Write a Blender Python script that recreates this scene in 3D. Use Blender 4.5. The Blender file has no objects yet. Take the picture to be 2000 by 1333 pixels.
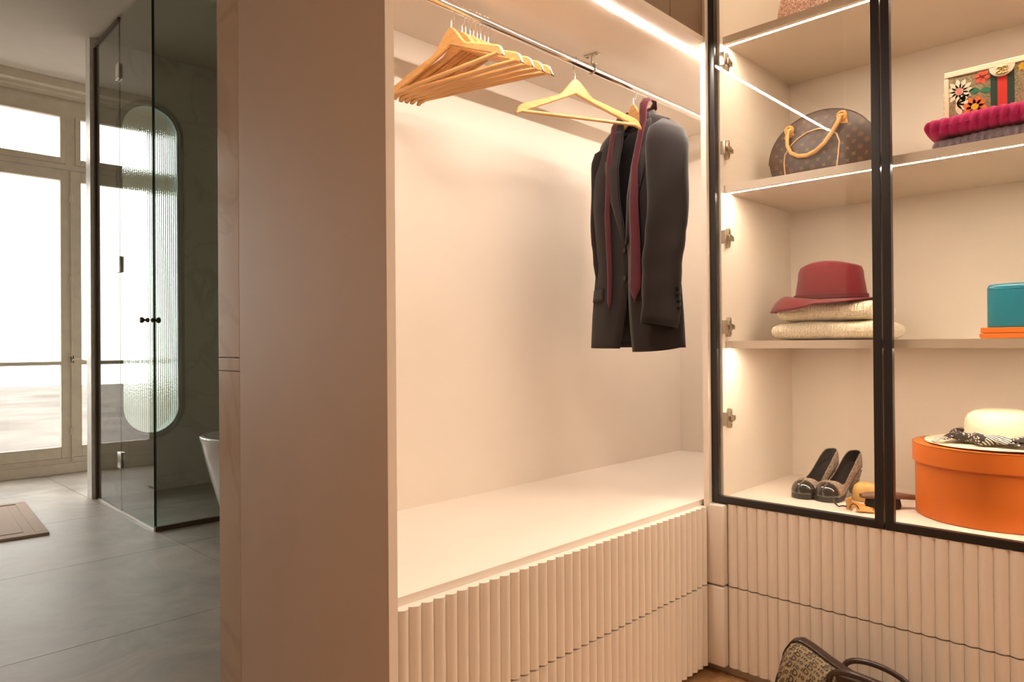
import bpy, bmesh, math, random
from math import sin, cos, pi, radians, sqrt, atan2, hypot
from mathutils import Vector, Matrix
random.seed(7)
SC = bpy.context.scene
COL = SC.collection

# ---------------------------------------------------------------- camera
H = 1.05
F = 1378.17; YAW = radians(44.151); PIT = radians(0.266); ROLL = radians(-0.4357)
fw = Vector((cos(YAW)*cos(PIT), sin(YAW)*cos(PIT), sin(PIT)))
rt = Vector((sin(YAW), -cos(YAW), 0)); up = rt.cross(fw)
r2 = rt*cos(ROLL) + up*sin(ROLL); u2 = -rt*sin(ROLL) + up*cos(ROLL)
cam = bpy.data.cameras.new('camera'); cam.sensor_width = 36.0; cam.lens = F/2000*36.0
cam.clip_start = 0.02; cam.clip_end = 200
co = bpy.data.objects.new('camera', cam); COL.objects.link(co)
co.matrix_world = Matrix(((r2.x, u2.x, -fw.x, 0), (r2.y, u2.y, -fw.y, 0), (r2.z, u2.z, -fw.z, H), (0, 0, 0, 1)))
SC.camera = co

# ---------------------------------------------------------------- world, exposure, lights
SC.view_settings.view_transform = 'Standard'; SC.view_settings.look = 'None'
SC.view_settings.gamma = 1.0; SC.view_settings.use_curve_mapping = False
SC.view_settings.exposure = 0.0
WORLD_STRENGTH = 5.0
LED_BAY = 245.0
LED_SHELF = 195.0
LED_COL = (1.0, 0.82, 0.62)
w = bpy.data.worlds.new('overcast_sky'); SC.world = w; w.use_nodes = True
wb = w.node_tree.nodes['Background']; wb.inputs[0].default_value = (1.0, 0.925, 0.86, 1); wb.inputs[1].default_value = WORLD_STRENGTH

def area_light(name, loc, size, energy, color):
    l = bpy.data.lights.new(name, 'AREA'); l.shape = 'DISK'; l.size = size; l.energy = energy; l.color = color
    o = bpy.data.objects.new(name, l); o.location = loc; COL.objects.link(o); return o
area_light('ceiling_lamp_light', (0.75, -1.2, 2.66), 0.5, 25, (1.0, 0.82, 0.66))
area_light('ceiling_lamp_light', (-0.45, 0.25, 2.66), 0.3, 5, (1.0, 0.56, 0.30))

# ---------------------------------------------------------------- materials
def nt(name):
    m = bpy.data.materials.new(name); m.use_nodes = True
    t = m.node_tree; return m, t, t.nodes['Principled BSDF']
def N(t, kind, **kw):
    n = t.nodes.new(kind)
    for k, v in kw.items():
        if k.startswith('i_'):
            n.inputs[k[2:].replace('_', ' ')].default_value = v
        else: setattr(n, k, v)
    return n
def coords(t, scale=(1, 1, 1), rot=(0, 0, 0)):
    c = N(t, 'ShaderNodeTexCoord'); m = N(t, 'ShaderNodeMapping')
    m.inputs['Scale'].default_value = scale; m.inputs['Rotation'].default_value = rot
    t.links.new(c.outputs['Object'], m.inputs[0]); return m.outputs[0]
def ramp(t, fac, stops):
    r = N(t, 'ShaderNodeValToRGB'); e = r.color_ramp.elements
    while len(e) < len(stops): e.new(0.5)
    for i, (p, c) in enumerate(stops):
        e[i].position = p; e[i].color = (*c, 1)
    t.links.new(fac, r.inputs[0]); return r.outputs[0]
def bump(t, b, h, strength=0.2, dist=0.002):
    n = N(t, 'ShaderNodeBump'); n.inputs['Strength'].default_value = strength; n.inputs['Distance'].default_value = dist
    t.links.new(h, n.inputs['Height']); t.links.new(n.outputs[0], b.inputs['Normal'])
def plain(name, col, rough=0.5, metal=0.0, var=0.04, sc=6.0, bmp=0.0, bsc=200.0, spec=0.5, coat=0, sheen=0):
    m, t, b = nt(name)
    b.inputs['Roughness'].default_value = rough; b.inputs['Metallic'].default_value = metal
    b.inputs['Specular IOR Level'].default_value = spec; b.inputs['Coat Weight'].default_value = coat
    b.inputs['Sheen Weight'].default_value = sheen
    c = coords(t); n = N(t, 'ShaderNodeTexNoise'); n.inputs['Scale'].default_value = sc; n.inputs['Detail'].default_value = 4
    t.links.new(c, n.inputs['Vector'])
    lo = tuple(x*(1-var) for x in col); hi = tuple(min(1, x*(1+var)) for x in col)
    t.links.new(ramp(t, n.outputs[0], [(0.3, lo), (0.7, hi)]), b.inputs['Base Color'])
    if bmp:
        n2 = N(t, 'ShaderNodeTexNoise'); n2.inputs['Scale'].default_value = bsc; n2.inputs['Detail'].default_value = 3
        t.links.new(c, n2.inputs['Vector']); bump(t, b, n2.outputs[0], bmp)
    return m
def wood(name, c1, c2, scale=(4, 4, 60), rough=0.4, dist=2.0):
    m, t, b = nt(name); b.inputs['Roughness'].default_value = rough
    c = coords(t, scale); n = N(t, 'ShaderNodeTexNoise'); n.inputs['Scale'].default_value = 1.0; n.inputs['Detail'].default_value = 6
    n.inputs['Distortion'].default_value = dist
    t.links.new(c, n.inputs['Vector']); t.links.new(ramp(t, n.outputs[0], [(0.3, c1), (0.7, c2)]), b.inputs['Base Color'])
    bump(t, b, n.outputs[0], 0.05); return m
def emit(name, col, s):
    m, t, b = nt(name); t.nodes.remove(b); e = N(t, 'ShaderNodeEmission'); e.inputs[0].default_value = (*col, 1); e.inputs[1].default_value = s
    t.links.new(e.outputs[0], t.nodes['Material Output'].inputs[0]); return m
def clear_glass(name, tint, ior=1.7, refl=1.0):
    m, t, b = nt(name); t.nodes.remove(b)
    tr = N(t, 'ShaderNodeBsdfTransparent'); tr.inputs[0].default_value = (*tint, 1)
    gl = N(t, 'ShaderNodeBsdfGlossy'); gl.inputs['Roughness'].default_value = 0.0; gl.inputs[0].default_value = (1, 1, 1, 1)
    fr = N(t, 'ShaderNodeFresnel'); fr.inputs[0].default_value = ior
    ge = N(t, 'ShaderNodeNewGeometry')
    a = N(t, 'ShaderNodeMath', operation='SUBTRACT'); a.inputs[0].default_value = 1.0; t.links.new(ge.outputs['Backfacing'], a.inputs[1])
    mu = N(t, 'ShaderNodeMath', operation='MULTIPLY'); t.links.new(fr.outputs[0], mu.inputs[0]); t.links.new(a.outputs[0], mu.inputs[1])
    m2 = N(t, 'ShaderNodeMath', operation='MULTIPLY'); t.links.new(mu.outputs[0], m2.inputs[0]); m2.inputs[1].default_value = refl
    mx = N(t, 'ShaderNodeMixShader'); t.links.new(m2.outputs[0], mx.inputs[0]); t.links.new(tr.outputs[0], mx.inputs[1]); t.links.new(gl.outputs[0], mx.inputs[2])
    t.links.new(mx.outputs[0], t.nodes['Material Output'].inputs[0]); return m
def marble(name, base, vein, rough=0.2, sc=1.6):
    m, t, b = nt(name); b.inputs['Roughness'].default_value = rough
    c = coords(t, (sc, sc, sc), (0.3, 0.5, 0.2)); n = N(t, 'ShaderNodeTexNoise'); n.inputs['Scale'].default_value = 1.2; n.inputs['Detail'].default_value = 9; n.inputs['Distortion'].default_value = 1.3
    t.links.new(c, n.inputs['Vector'])
    col = ramp(t, n.outputs[0], [(0.0, base), (0.46, base), (0.50, vein), (0.54, base), (1.0, tuple(x*0.93 for x in base))])
    t.links.new(col, b.inputs['Base Color']); return m
def stone_tile(name):
    m, t, b = nt(name); c = coords(t, (1, 1, 1))
    n = N(t, 'ShaderNodeTexNoise'); n.inputs['Scale'].default_value = 2.2; n.inputs['Detail'].default_value = 8; n.inputs['Distortion'].default_value = 0.9; n.inputs['Roughness'].default_value = 0.62
    t.links.new(c, n.inputs['Vector'])
    t.links.new(ramp(t, n.outputs[0], [(0.25, (0.23, 0.198, 0.172)), (0.5, (0.37, 0.325, 0.285)), (0.78, (0.55, 0.49, 0.43))]), b.inputs['Base Color'])
    r = N(t, 'ShaderNodeMapRange'); r.inputs['To Min'].default_value = 0.38; r.inputs['To Max'].default_value = 0.55
    t.links.new(n.outputs[0], r.inputs[0]); t.links.new(r.outputs[0], b.inputs['Roughness'])
    bump(t, b, n.outputs[0], 0.12); return m
def speckle(name, cols, sc=260, rough=0.5, bmp=0.0, wave=False):
    m, t, b = nt(name); b.inputs['Roughness'].default_value = rough
    c = coords(t); v = N(t, 'ShaderNodeTexVoronoi'); v.inputs['Scale'].default_value = sc
    t.links.new(c, v.inputs['Vector'])
    st = [(i/len(cols), x) for i, x in enumerate(cols)]
    o = N(t, 'ShaderNodeSeparateColor'); t.links.new(v.outputs['Color'], o.inputs[0])
    col = ramp(t, o.outputs[0], st); t.links.new(col, b.inputs['Base Color'])
    if bmp: bump(t, b, v.outputs['Distance'], bmp)
    return m
def weave(name, col, rough=0.9, sc=900, sheen=0.3):
    m, t, b = nt(name); b.inputs['Roughness'].default_value = rough; b.inputs['Sheen Weight'].default_value = sheen; b.inputs['Specular IOR Level'].default_value = 0.2
    c = coords(t, (1, 1, 1)); v = N(t, 'ShaderNodeTexNoise'); v.inputs['Scale'].default_value = sc; v.inputs['Detail'].default_value = 1
    t.links.new(c, v.inputs['Vector'])
    t.links.new(ramp(t, v.outputs[0], [(0.35, tuple(x*0.8 for x in col)), (0.65, tuple(x*1.2 for x in col))]), b.inputs['Base Color'])
    bump(t, b, v.outputs[0], 0.06, 0.0005); return m
def scarf_mat(name):
    m, t, b = nt(name); b.inputs['Roughness'].default_value = 0.7
    c = coords(t); v = N(t, 'ShaderNodeTexVoronoi', feature='F1'); v.inputs['Scale'].default_value = 16
    t.links.new(c, v.inputs['Vector'])
    s = N(t, 'ShaderNodeSeparateColor'); t.links.new(v.outputs['Color'], s.inputs[0])
    w1 = N(t, 'ShaderNodeTexWave'); w1.inputs['Scale'].default_value = 55; w1.inputs['Distortion'].default_value = 1.5; w1.inputs['Detail'].default_value = 0
    mp = coords(t, (1, 1, 1), (0.4, 0.9, 0.7)); t.links.new(mp, w1.inputs['Vector'])
    v2 = N(t, 'ShaderNodeTexVoronoi'); v2.inputs['Scale'].default_value = 120; t.links.new(c, v2.inputs['Vector'])
    r1 = ramp(t, w1.outputs['Fac'], [(0.45, (0.015, 0.01, 0.01)), (0.55, (0.75, 0.7, 0.62))])
    r2_ = ramp(t, v2.outputs['Distance'], [(0.28, (0.75, 0.7, 0.62)), (0.36, (0.02, 0.012, 0.01))])
    st = ramp(t, s.outputs[0], [(0.55, (0, 0, 0)), (0.56, (1, 1, 1))])
    mx = N(t, 'ShaderNodeMix', data_type='RGBA'); t.links.new(st, mx.inputs[0]); t.links.new(r1, mx.inputs[6]); t.links.new(r2_, mx.inputs[7])
    t.links.new(mx.outputs[2], b.inputs['Base Color']); return m

M = {}
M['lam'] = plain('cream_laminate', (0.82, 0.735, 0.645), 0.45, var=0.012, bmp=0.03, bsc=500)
M['lam_out'] = plain('shaded_laminate_side', (0.64, 0.51, 0.43), 0.42, var=0.02, bmp=0.03, bsc=500)  # cream laminate with the outer side's dim, reddish shade put into its base colour
M['lacquer'] = plain('cream_lacquer', (0.82, 0.735, 0.655), 0.38, var=0.01)
M['shelf'] = plain('shelf_laminate', (0.76, 0.66, 0.55), 0.4, var=0.012)
M['brown'] = plain('bronze_brown_board', (0.20, 0.125, 0.07), 0.5, var=0.05)
M['plinth'] = plain('plinth_board', (0.52, 0.45, 0.38), 0.5, var=0.03)
M['black'] = plain('black_aluminium', (0.012, 0.010, 0.010), 0.34, metal=0.0, var=0.1)
M['alu'] = plain('satin_aluminium', (0.75, 0.72, 0.68), 0.3, metal=1.0, var=0.03)
M['chrome'] = plain('chrome', (0.80, 0.79, 0.78), 0.16, metal=1.0, var=0.01)
M['nickel'] = plain('nickel', (0.50, 0.44, 0.35), 0.28, metal=1.0, var=0.05)
M['gold'] = plain('gold_metal', (0.85, 0.60, 0.22), 0.2, metal=1.0, var=0.03)
M['bronze'] = plain('dark_bronze', (0.10, 0.07, 0.05), 0.35, metal=0.6, var=0.1)
M['led'] = emit('led_bay_light', (1.0, 0.875, 0.755), LED_BAY)
M['led2'] = emit('led_shelf_light', LED_COL, LED_SHELF)
M['dglass'] = clear_glass('door_glass', (0.95, 0.95, 0.94), 1.5)
M['sglass'] = clear_glass('shower_glass', (0.88, 0.90, 0.87), 1.55)
M['wglass'] = clear_glass('window_glass', (0.95, 0.97, 0.96), 1.45)
M['gedge'] = plain('glass_edge_green', (0.02, 0.035, 0.03), 0.15, var=0.1)
M['wall'] = plain('painted_plaster', (0.74, 0.68, 0.58), 0.7, var=0.03, bmp=0.05)
M['ceil'] = plain('ceiling_paint', (0.62, 0.55, 0.48), 0.8, var=0.02)
M['frame'] = plain('painted_window_frame', (0.66, 0.575, 0.46), 0.5, var=0.06, sc=12)
M['closetwall'] = plain('closet_wall_paint', (0.66, 0.57, 0.47), 0.7, var=0.02)
M['marble'] = marble('white_marble', (0.60, 0.45, 0.34), (0.54, 0.40, 0.30))
M['marbled'] = marble('shower_marble', (0.72, 0.70, 0.66), (0.62, 0.60, 0.57), 0.3)
M['tile'] = stone_tile('grey_stone')
M['grout'] = plain('dark_grout', (0.05, 0.048, 0.045), 0.9)
M['plank'] = wood('oak_floor', (0.42, 0.23, 0.10), (0.60, 0.37, 0.18), (3, 40, 3), 0.35)
M['hanger'] = wood('lotus_wood', (0.56, 0.28, 0.09), (0.70, 0.40, 0.16), (6, 40, 40), 0.3)
M['hanger2'] = wood('pale_lotus_wood', (0.78, 0.52, 0.27), (0.86, 0.64, 0.38), (6, 40, 40), 0.3)
M['suit'] = weave('charcoal_wool', (0.017, 0.0122, 0.0122), 0.9, 1400, 0.14)
M['suit2'] = weave('charcoal_wool_lapel', (0.024, 0.018, 0.0178), 0.88, 1400, 0.14)
M['lining'] = plain('black_lining', (0.006, 0.005, 0.005), 0.4)
M['tie'] = weave('burgundy_silk', (0.072, 0.0065, 0.014), 0.6, 1600, 0.1)
M['felt'] = weave('burgundy_felt', (0.145, 0.0075, 0.013), 0.95, 1500, 0.2)
M['feltband'] = weave('dark_burgundy_band', (0.10, 0.007, 0.010), 0.8, 1500, 0.1)
M['cream'] = weave('cream_wool', (0.82, 0.72, 0.56), 0.95, 350, 0.4)
M['pink'] = weave('magenta_wool', (0.36, 0.006, 0.085), 0.95, 600, 0.15)
M['lav'] = weave('lavender_wool', (0.20, 0.165, 0.205), 0.95, 600, 0.15)
M['canvas'] = plain('brown_coated_canvas', (0.052, 0.028, 0.020), 0.42, var=0.12, sc=20)
M['mono'] = plain('ochre_print', (0.20, 0.115, 0.050), 0.45)
M['tan'] = plain('natural_tan_leather', (0.66, 0.34, 0.10), 0.4, var=0.08, sc=40)
M['tan2'] = plain('beige_leather_piping', (0.62, 0.38, 0.22), 0.45)
M['orange'] = plain('orange_card', (0.68, 0.155, 0.012), 0.42, var=0.02)
M['orangeline'] = plain('brown_edge_line', (0.25, 0.07, 0.01), 0.5)
M['turq'] = plain('turquoise_leather', (0.012, 0.21, 0.31), 0.28, var=0.03, coat=0.3)
M['oleather'] = plain('orange_leather', (0.80, 0.19, 0.02), 0.4, var=0.03)
M['straw'] = plain('ivory_straw', (0.86, 0.74, 0.55), 0.7, var=0.03, bmp=0.2, bsc=300)
M['scarf'] = scarf_mat('black_white_scarf')
M['ivory'] = plain('ivory_leather', (0.78, 0.67, 0.50), 0.35, var=0.02)
M['fcanvas'] = speckle('floral_ground', [(0.20, 0.15, 0.08), (0.34, 0.26, 0.15), (0.12, 0.14, 0.06), (0.36, 0.25, 0.16)], 330, 0.5)
for k, c in dict(red=(0.60, 0.03, 0.02), coral=(0.66, 0.10, 0.05), orangef=(0.70, 0.17, 0.04), yellow=(0.75, 0.42, 0.02), green=(0.02, 0.17, 0.09), dgreen=(0.012, 0.045, 0.030), white=(0.75, 0.66, 0.52), rose=(0.62, 0.26, 0.22), blue=(0.26, 0.34, 0.50)).items():
    M[k] = plain(k+'_print', c, 0.5, var=0.06, sc=60)
M['patent'] = plain('black_patent', (0.010, 0.009, 0.009), 0.06, coat=1.0)
M['blk'] = plain('black_leather', (0.018, 0.013, 0.012), 0.32, var=0.1, sc=60)
M['insole'] = plain('matte_black_leather', (0.012, 0.009, 0.009), 0.8, spec=0.15)
M['dkbrown'] = plain('dark_brown_leather', (0.035, 0.018, 0.014), 0.3, var=0.1, sc=60)
M['shoe'] = speckle('beige_monogram_canvas', [(0.16, 0.115, 0.085), (0.33, 0.25, 0.19), (0.20, 0.145, 0.11), (0.42, 0.33, 0.26)], 210, 0.5)
M['oblique'] = speckle('beige_jacquard', [(0.30, 0.235, 0.14), (0.36, 0.28, 0.17), (0.27, 0.205, 0.12)], 900, 0.8)
M['obprint'] = plain('dark_brown_print', (0.045, 0.026, 0.015), 0.7)
M['tweed'] = speckle('pink_tweed', [(0.45, 0.20, 0.15), (0.62, 0.36, 0.28), (0.28, 0.12, 0.09), (0.7, 0.5, 0.4)], 300, 0.95, 0.6)
M['brushwood'] = wood('brown_brush_wood', (0.14, 0.065, 0.045), (0.22, 0.11, 0.075), (4, 40, 40), 0.4)
M['yelwood'] = wood('yellow_wood', (0.62, 0.37, 0.10), (0.74, 0.48, 0.16), (6, 30, 30), 0.4)
M['bristle'] = plain('black_bristle', (0.006, 0.005, 0.005), 0.8, bmp=0.8, bsc=900)
M['porcelain'] = plain('white_enamel', (0.62, 0.60, 0.58), 0.12, var=0.01, coat=0.5)
M['mat'] = weave('taupe_towelling', (0.52, 0.39, 0.32), 0.98, 300, 0.3)
M['ground'] = plain('garden_ground', (0.165, 0.145, 0.130), 0.9, var=0.30, sc=0.35)
def reeded_glass():
    m, t, b = nt('reeded_frosted_glass')
    b.inputs['Base Color'].default_value = (0.72, 0.86, 0.87, 1); b.inputs['Transmission Weight'].default_value = 1.0
    b.inputs['Roughness'].default_value = 0.12; b.inputs['IOR'].default_value = 1.3
    c = coords(t); v = N(t, 'ShaderNodeTexVoronoi'); v.inputs['Scale'].default_value = 90; t.links.new(c, v.inputs['Vector'])
    bump(t, b, v.outputs['Distance'], 0.15, 0.003); return m
M['reed'] = reeded_glass()

# ---------------------------------------------------------------- object helpers
W = {}
def thing(name, label, cat, loc=(0, 0, 0), rz=0.0, group=None):
    o = bpy.data.objects.new(name, None); COL.objects.link(o); o.empty_display_size = 0.05
    o.location = loc; o.rotation_euler = (0, 0, rz)
    o['label'] = label; o['category'] = cat
    if group: o['group'] = group
    W[o] = Matrix.Translation(loc) @ Matrix.Rotation(rz, 4, 'Z'); return o
def setting(name, loc=(0, 0, 0)):
    o = bpy.data.objects.new(name, None); COL.objects.link(o); o.location = loc; o['kind'] = 'structure'
    W[o] = Matrix.Translation(loc); return o
def tag(o, label, cat, group=None):
    o['label'] = label; o['category'] = cat
    if group: o['group'] = group
    return o
class MB:
    """collects shapes into one mesh"""
    def __init__(s): s.v = []; s.f = []; s.sm = []
    def add(s, vs, fs, smooth=False):
        o = len(s.v); s.v += [tuple(v) for v in vs]; s.f += [tuple(i+o for i in f) for f in fs]; s.sm += [smooth]*len(fs); return s
    def box(s, x0, x1, y0, y1, z0, z1, b=0.0, mtx=None):
        if x0 > x1: x0, x1 = x1, x0
        if y0 > y1: y0, y1 = y1, y0
        if z0 > z1: z0, z1 = z1, z0
        if b <= 0:
            vs = [(x, y, z) for z in (z0, z1) for y in (y0, y1) for x in (x0, x1)]
            fs = [(0, 2, 3, 1), (4, 5, 7, 6), (0, 1, 5, 4), (2, 6, 7, 3), (0, 4, 6, 2), (1, 3, 7, 5)]
            if mtx: vs = [mtx @ Vector(v) for v in vs]
            return s.add(vs, fs)
        bm = bmesh.new(); bmesh.ops.create_cube(bm, size=1)
        for v in bm.verts: v.co = Vector(((x0+x1)/2+v.co.x*(x1-x0), (y0+y1)/2+v.co.y*(y1-y0), (z0+z1)/2+v.co.z*(z1-z0)))
        bmesh.ops.bevel(bm, geom=list(bm.edges), offset=b, segments=3, affect='EDGES', profile=0.5)
        bm.verts.index_update()
        vs = [(mtx @ v.co if mtx else v.co.copy()) for v in bm.verts]; fs = [[v.index for v in f.verts] for f in bm.faces]; bm.free()
        return s.add(vs, fs, b > 0.004)
    def tube(s, pts, r, n=10, cap=True, closed=False):
        pts = [Vector(p) for p in pts]; m = len(pts); rs = r if isinstance(r, (list, tuple)) else [r]*m
        vs = []; nrm = None
        for i, p in enumerate(pts):
            if closed: d = pts[(i+1) % m]-pts[i-1]
            else: d = pts[min(i+1, m-1)]-pts[max(i-1, 0)]
            d.normalize()
            if nrm is None:
                nrm = Vector((0, 0, 1)) if abs(d.z) < 0.9 else Vector((1, 0, 0))
            nrm = (nrm - d*nrm.dot(d)).normalized(); bi = d.cross(nrm)
            for k in range(n):
                a = 2*pi*k/n; vs.append(p + (nrm*cos(a)+bi*sin(a))*rs[i])
        fs = []
        for i in range(m if closed else m-1):
            j = (i+1) % m
            for k in range(n):
                fs.append((i*n+k, i*n+(k+1) % n, j*n+(k+1) % n, j*n+k))
        s.add(vs, fs, True)
        if cap and not closed:
            o = len(s.v)-len(vs); s.f += [tuple(o+k for k in range(n))[::-1], tuple(o+(m-1)*n+k for k in range(n))]; s.sm += [False, False]
        return s
    def cyl(s, c, r, h, n=24, axis='Z'):
        c = Vector(c); d = {'X': Vector((h, 0, 0)), 'Y': Vector((0, h, 0)), 'Z': Vector((0, 0, h))}[axis]
        return s.tube([c, c+d], r, n)
    def loft(s, rings, close_u=True, cap=True, smooth=True):
        n = len(rings[0]); vs = [p for r in rings for p in r]; fs = []
        for i in range(len(rings)-1):
            for k in range(n if close_u else n-1):
                fs.append((i*n+k, i*n+(k+1) % n, (i+1)*n+(k+1) % n, (i+1)*n+k))
        o = len(s.v); s.add(vs, fs, smooth)
        if cap and close_u:
            s.f += [tuple(o+k for k in range(n))[::-1], tuple(o+(len(rings)-1)*n+k for k in range(n))]; s.sm += [False, False]
        return s
    def lathe(s, prof, c=(0, 0, 0), n=48, cap=True):
        return s.loft([[(c[0]+r*cos(2*pi*k/n), c[1]+r*sin(2*pi*k/n), c[2]+z) for k in range(n)] for r, z in prof], cap=cap)
    def prism(s, outline, h0, h1, fn):
        """outline: 2D pts; fn(u,v,h)->xyz"""
        n = len(outline); vs = [fn(u, v, h0) for u, v in outline]+[fn(u, v, h1) for u, v in outline]
        fs = [tuple(range(n))[::-1], tuple(range(n, 2*n))]+[(k, (k+1) % n, n+(k+1) % n, n+k) for k in range(n)]
        return s.add(vs, fs)
    def build(s, name, mat, parent=None, world=True, fix=True):
        me = bpy.data.meshes.new(name); me.from_pydata(s.v, [], s.f)
        me.polygons.foreach_set('use_smooth', s.sm)
        if fix:
            bm = bmesh.new(); bm.from_mesh(me); bmesh.ops.recalc_face_normals(bm, faces=bm.faces); bm.to_mesh(me); bm.free()
        if parent is not None and world: me.transform(W[parent].inverted())
        if any(s.sm): me.set_sharp_from_angle(angle=radians(38))
        me.materials.append(mat)
        o = bpy.data.objects.new(name, me); COL.objects.link(o)
        if parent is not None: o.parent = parent; W[o] = W[parent]
        else: W[o] = Matrix.Identity(4)
        return o
def bx(name, dims, mat, parent=None, b=0.0, world=True):
    return MB().box(*dims, b=b).build(name, mat, parent, world)
def struct(o): o['kind'] = 'structure'; return o
def solid(o, t, off=0.0):
    m = o.modifiers.new('solid', 'SOLIDIFY'); m.thickness = t; m.offset = off; return o
def subs(o, n=1):
    m = o.modifiers.new('sub', 'SUBSURF'); m.levels = n; m.render_levels = n; return o
def instance(src, parent, loc, rot=(0, 0, 0), scale=None):
    o = src.copy(); COL.objects.link(o); o.parent = parent; o.location = loc; o.rotation_euler = rot
    if scale: o.scale = scale
    return o
def copy_tree(o, parent=None):
    c = o.copy(); COL.objects.link(c)
    if parent: c.parent = parent
    for ch in [x for x in list(COL.objects) if x.parent == o]: copy_tree(ch, c)
    return c
def plate_hole(outer, inner, fn, h0, h1, mat, name, parent=None):
    bm = bmesh.new(); es = []
    for lp in (outer, inner):
        vs = [bm.verts.new((u, v, 0)) for u, v in lp]
        es += [bm.edges.new((vs[i], vs[(i+1) % len(vs)])) for i in range(len(vs))]
    bmesh.ops.triangle_fill(bm, use_beauty=True, use_dissolve=False, edges=es)
    r = bmesh.ops.extrude_face_region(bm, geom=list(bm.faces))
    top = {v for v in r['geom'] if isinstance(v, bmesh.types.BMVert)}
    for v in bm.verts: v.co = Vector(fn(v.co.x, v.co.y, h1 if v in top else h0))
    bmesh.ops.recalc_face_normals(bm, faces=bm.faces)
    me = bpy.data.meshes.new(name); bm.to_mesh(me); bm.free(); me.materials.append(mat)
    if parent: me.transform(W[parent].inverted())
    o = bpy.data.objects.new(name, me); COL.objects.link(o); o.parent = parent; W[o] = W[parent] if parent else Matrix.Identity(4)
    return o
_glyph = {}
def glyph(ch, bold=0.0):
    """2D triangulated glyph: verts, faces, normalised to height 1"""
    if (ch, bold) in _glyph: return _glyph[(ch, bold)]
    cu = bpy.data.curves.new('glyph', 'FONT'); cu.body = ch; cu.size = 1.0; cu.align_x = 'CENTER'; cu.resolution_u = 2; cu.offset = bold
    ob = bpy.data.objects.new('glyph', cu); COL.objects.link(ob)
    dg = bpy.context.evaluated_depsgraph_get(); me = bpy.data.meshes.new_from_object(ob.evaluated_get(dg))
    r = ([(v.co.x, v.co.y-0.35) for v in me.vertices], [tuple(p.vertices) for p in me.polygons])
    bpy.data.objects.remove(ob); bpy.data.curves.remove(cu); bpy.data.meshes.remove(me)
    _glyph[(ch, bold)] = r; return r
def decal(mb, shape, u, v, size, rot, surf, flip=False):
    vs, fs = shape; c, s_ = cos(rot), sin(rot)
    out = []
    for x, y in vs:
        if flip: x = -x
        out.append(surf(u+size*(x*c-y*s_), v+size*(x*s_+y*c)))
    mb.add(out, fs)
def star_shape(n=4, inner=0.28):
    pts = []
    for k in range(n*4):
        a = 2*pi*k/(n*4); r = 0.5*(inner+(1-inner)*abs(cos(n*a/2))**0.9); pts.append((r*cos(a), r*sin(a)))
    return pts+[(0, 0)], [(k, (k+1) % (n*4), n*4) for k in range(n*4)]
def disc_shape(n=14):
    return [(0.5*cos(2*pi*k/n), 0.5*sin(2*pi*k/n)) for k in range(n)]+[(0, 0)], [(k, (k+1) % n, n) for k in range(n)]
def ring_shape(n=16, t=0.12):
    return [(0.5*cos(2*pi*k/n), 0.5*sin(2*pi*k/n)) for k in range(n)]+[((0.5-t)*cos(2*pi*k/n), (0.5-t)*sin(2*pi*k/n)) for k in range(n)], [(k, (k+1) % n, n+(k+1) % n, n+k) for k in range(n)]
def petal_shape(w=0.25):
    pts = []; n = 8
    for k in range(n+1): a = k/n; pts.append((a, w*sin(pi*a)**0.8))
    for k in range(n-1, 0, -1): a = k/n; pts.append((a, -w*sin(pi*a)**0.8))
    return pts, [tuple(range(len(pts)))]

# ================================================================ ROOM SHELL
XP0, XP1 = 0.805, 0.826          # side panel
YF = 1.117                       # front plane of the hanging unit
XR = 2.054                       # front plane of the glazed unit
YB = 1.736                       # back of bay
YW = 6.80; YO = 5.49
TOP = 2.62
# floors ---------------------------------------------------------
fl = struct(bx('floor', (-1.55, 3.05, 1.80, YW+0.12, -0.10, -0.008), M['grout']))
xs = [-1.55, -0.92, 0.275, 1.47, 2.665, 3.05]; ys = [1.80, 2.832, 3.89, 4.93, 5.98, YW]
for i in range(len(xs)-1):
    for j in range(len(ys)-1):
        g = 0.0016
        MB().box(xs[i]+g, xs[i+1]-g, ys[j]+g, ys[j+1]-g, -0.008, 0.0).build('tile', M['tile'], fl)
fc = struct(bx('floor', (-1.25, 3.0, -1.65, 1.80, -0.10, -0.012), M['grout']))
pw = 0.09
for k in range(int(3.45/pw)):
    y0 = -1.65+k*pw
    off = random.random()*0.9
    x = -1.25
    while x < 2.98:
        L = min(0.9 if x > -1.25 else off+0.15, 2.98-x)
        MB().box(x+0.0006, x+L-0.0006, y0+0.0006, y0+pw-0.0006, -0.012, 0.0+random.uniform(-0.0004, 0)).build('plank', M['plank'], fc)
        x += L
# ceilings -------------------------------------------------------
def slope_z(y): return 3.13+(y-4.2)*0.057
c_ = MB(); c_.add([(-1.55, 1.85, slope_z(1.85)), (3.05, 1.85, slope_z(1.85)), (3.05, YW+0.1, slope_z(YW+0.1)), (-1.55, YW+0.1, slope_z(YW+0.1)),
                   (-1.55, 1.85, 3.5), (3.05, 1.85, 3.5), (3.05, YW+0.1, 3.5), (-1.55, YW+0.1, 3.5)],
                  [(0, 1, 2, 3), (4, 7, 6, 5), (0, 4, 5, 1), (1, 5, 6, 2), (2, 6, 7, 3), (3, 7, 4, 0)])
struct(c_.build('ceiling', M['ceil']))
struct(bx('ceiling', (-1.25, 3.0, -1.65, 1.75, 2.70, 2.80), M['closetwall']))
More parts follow.
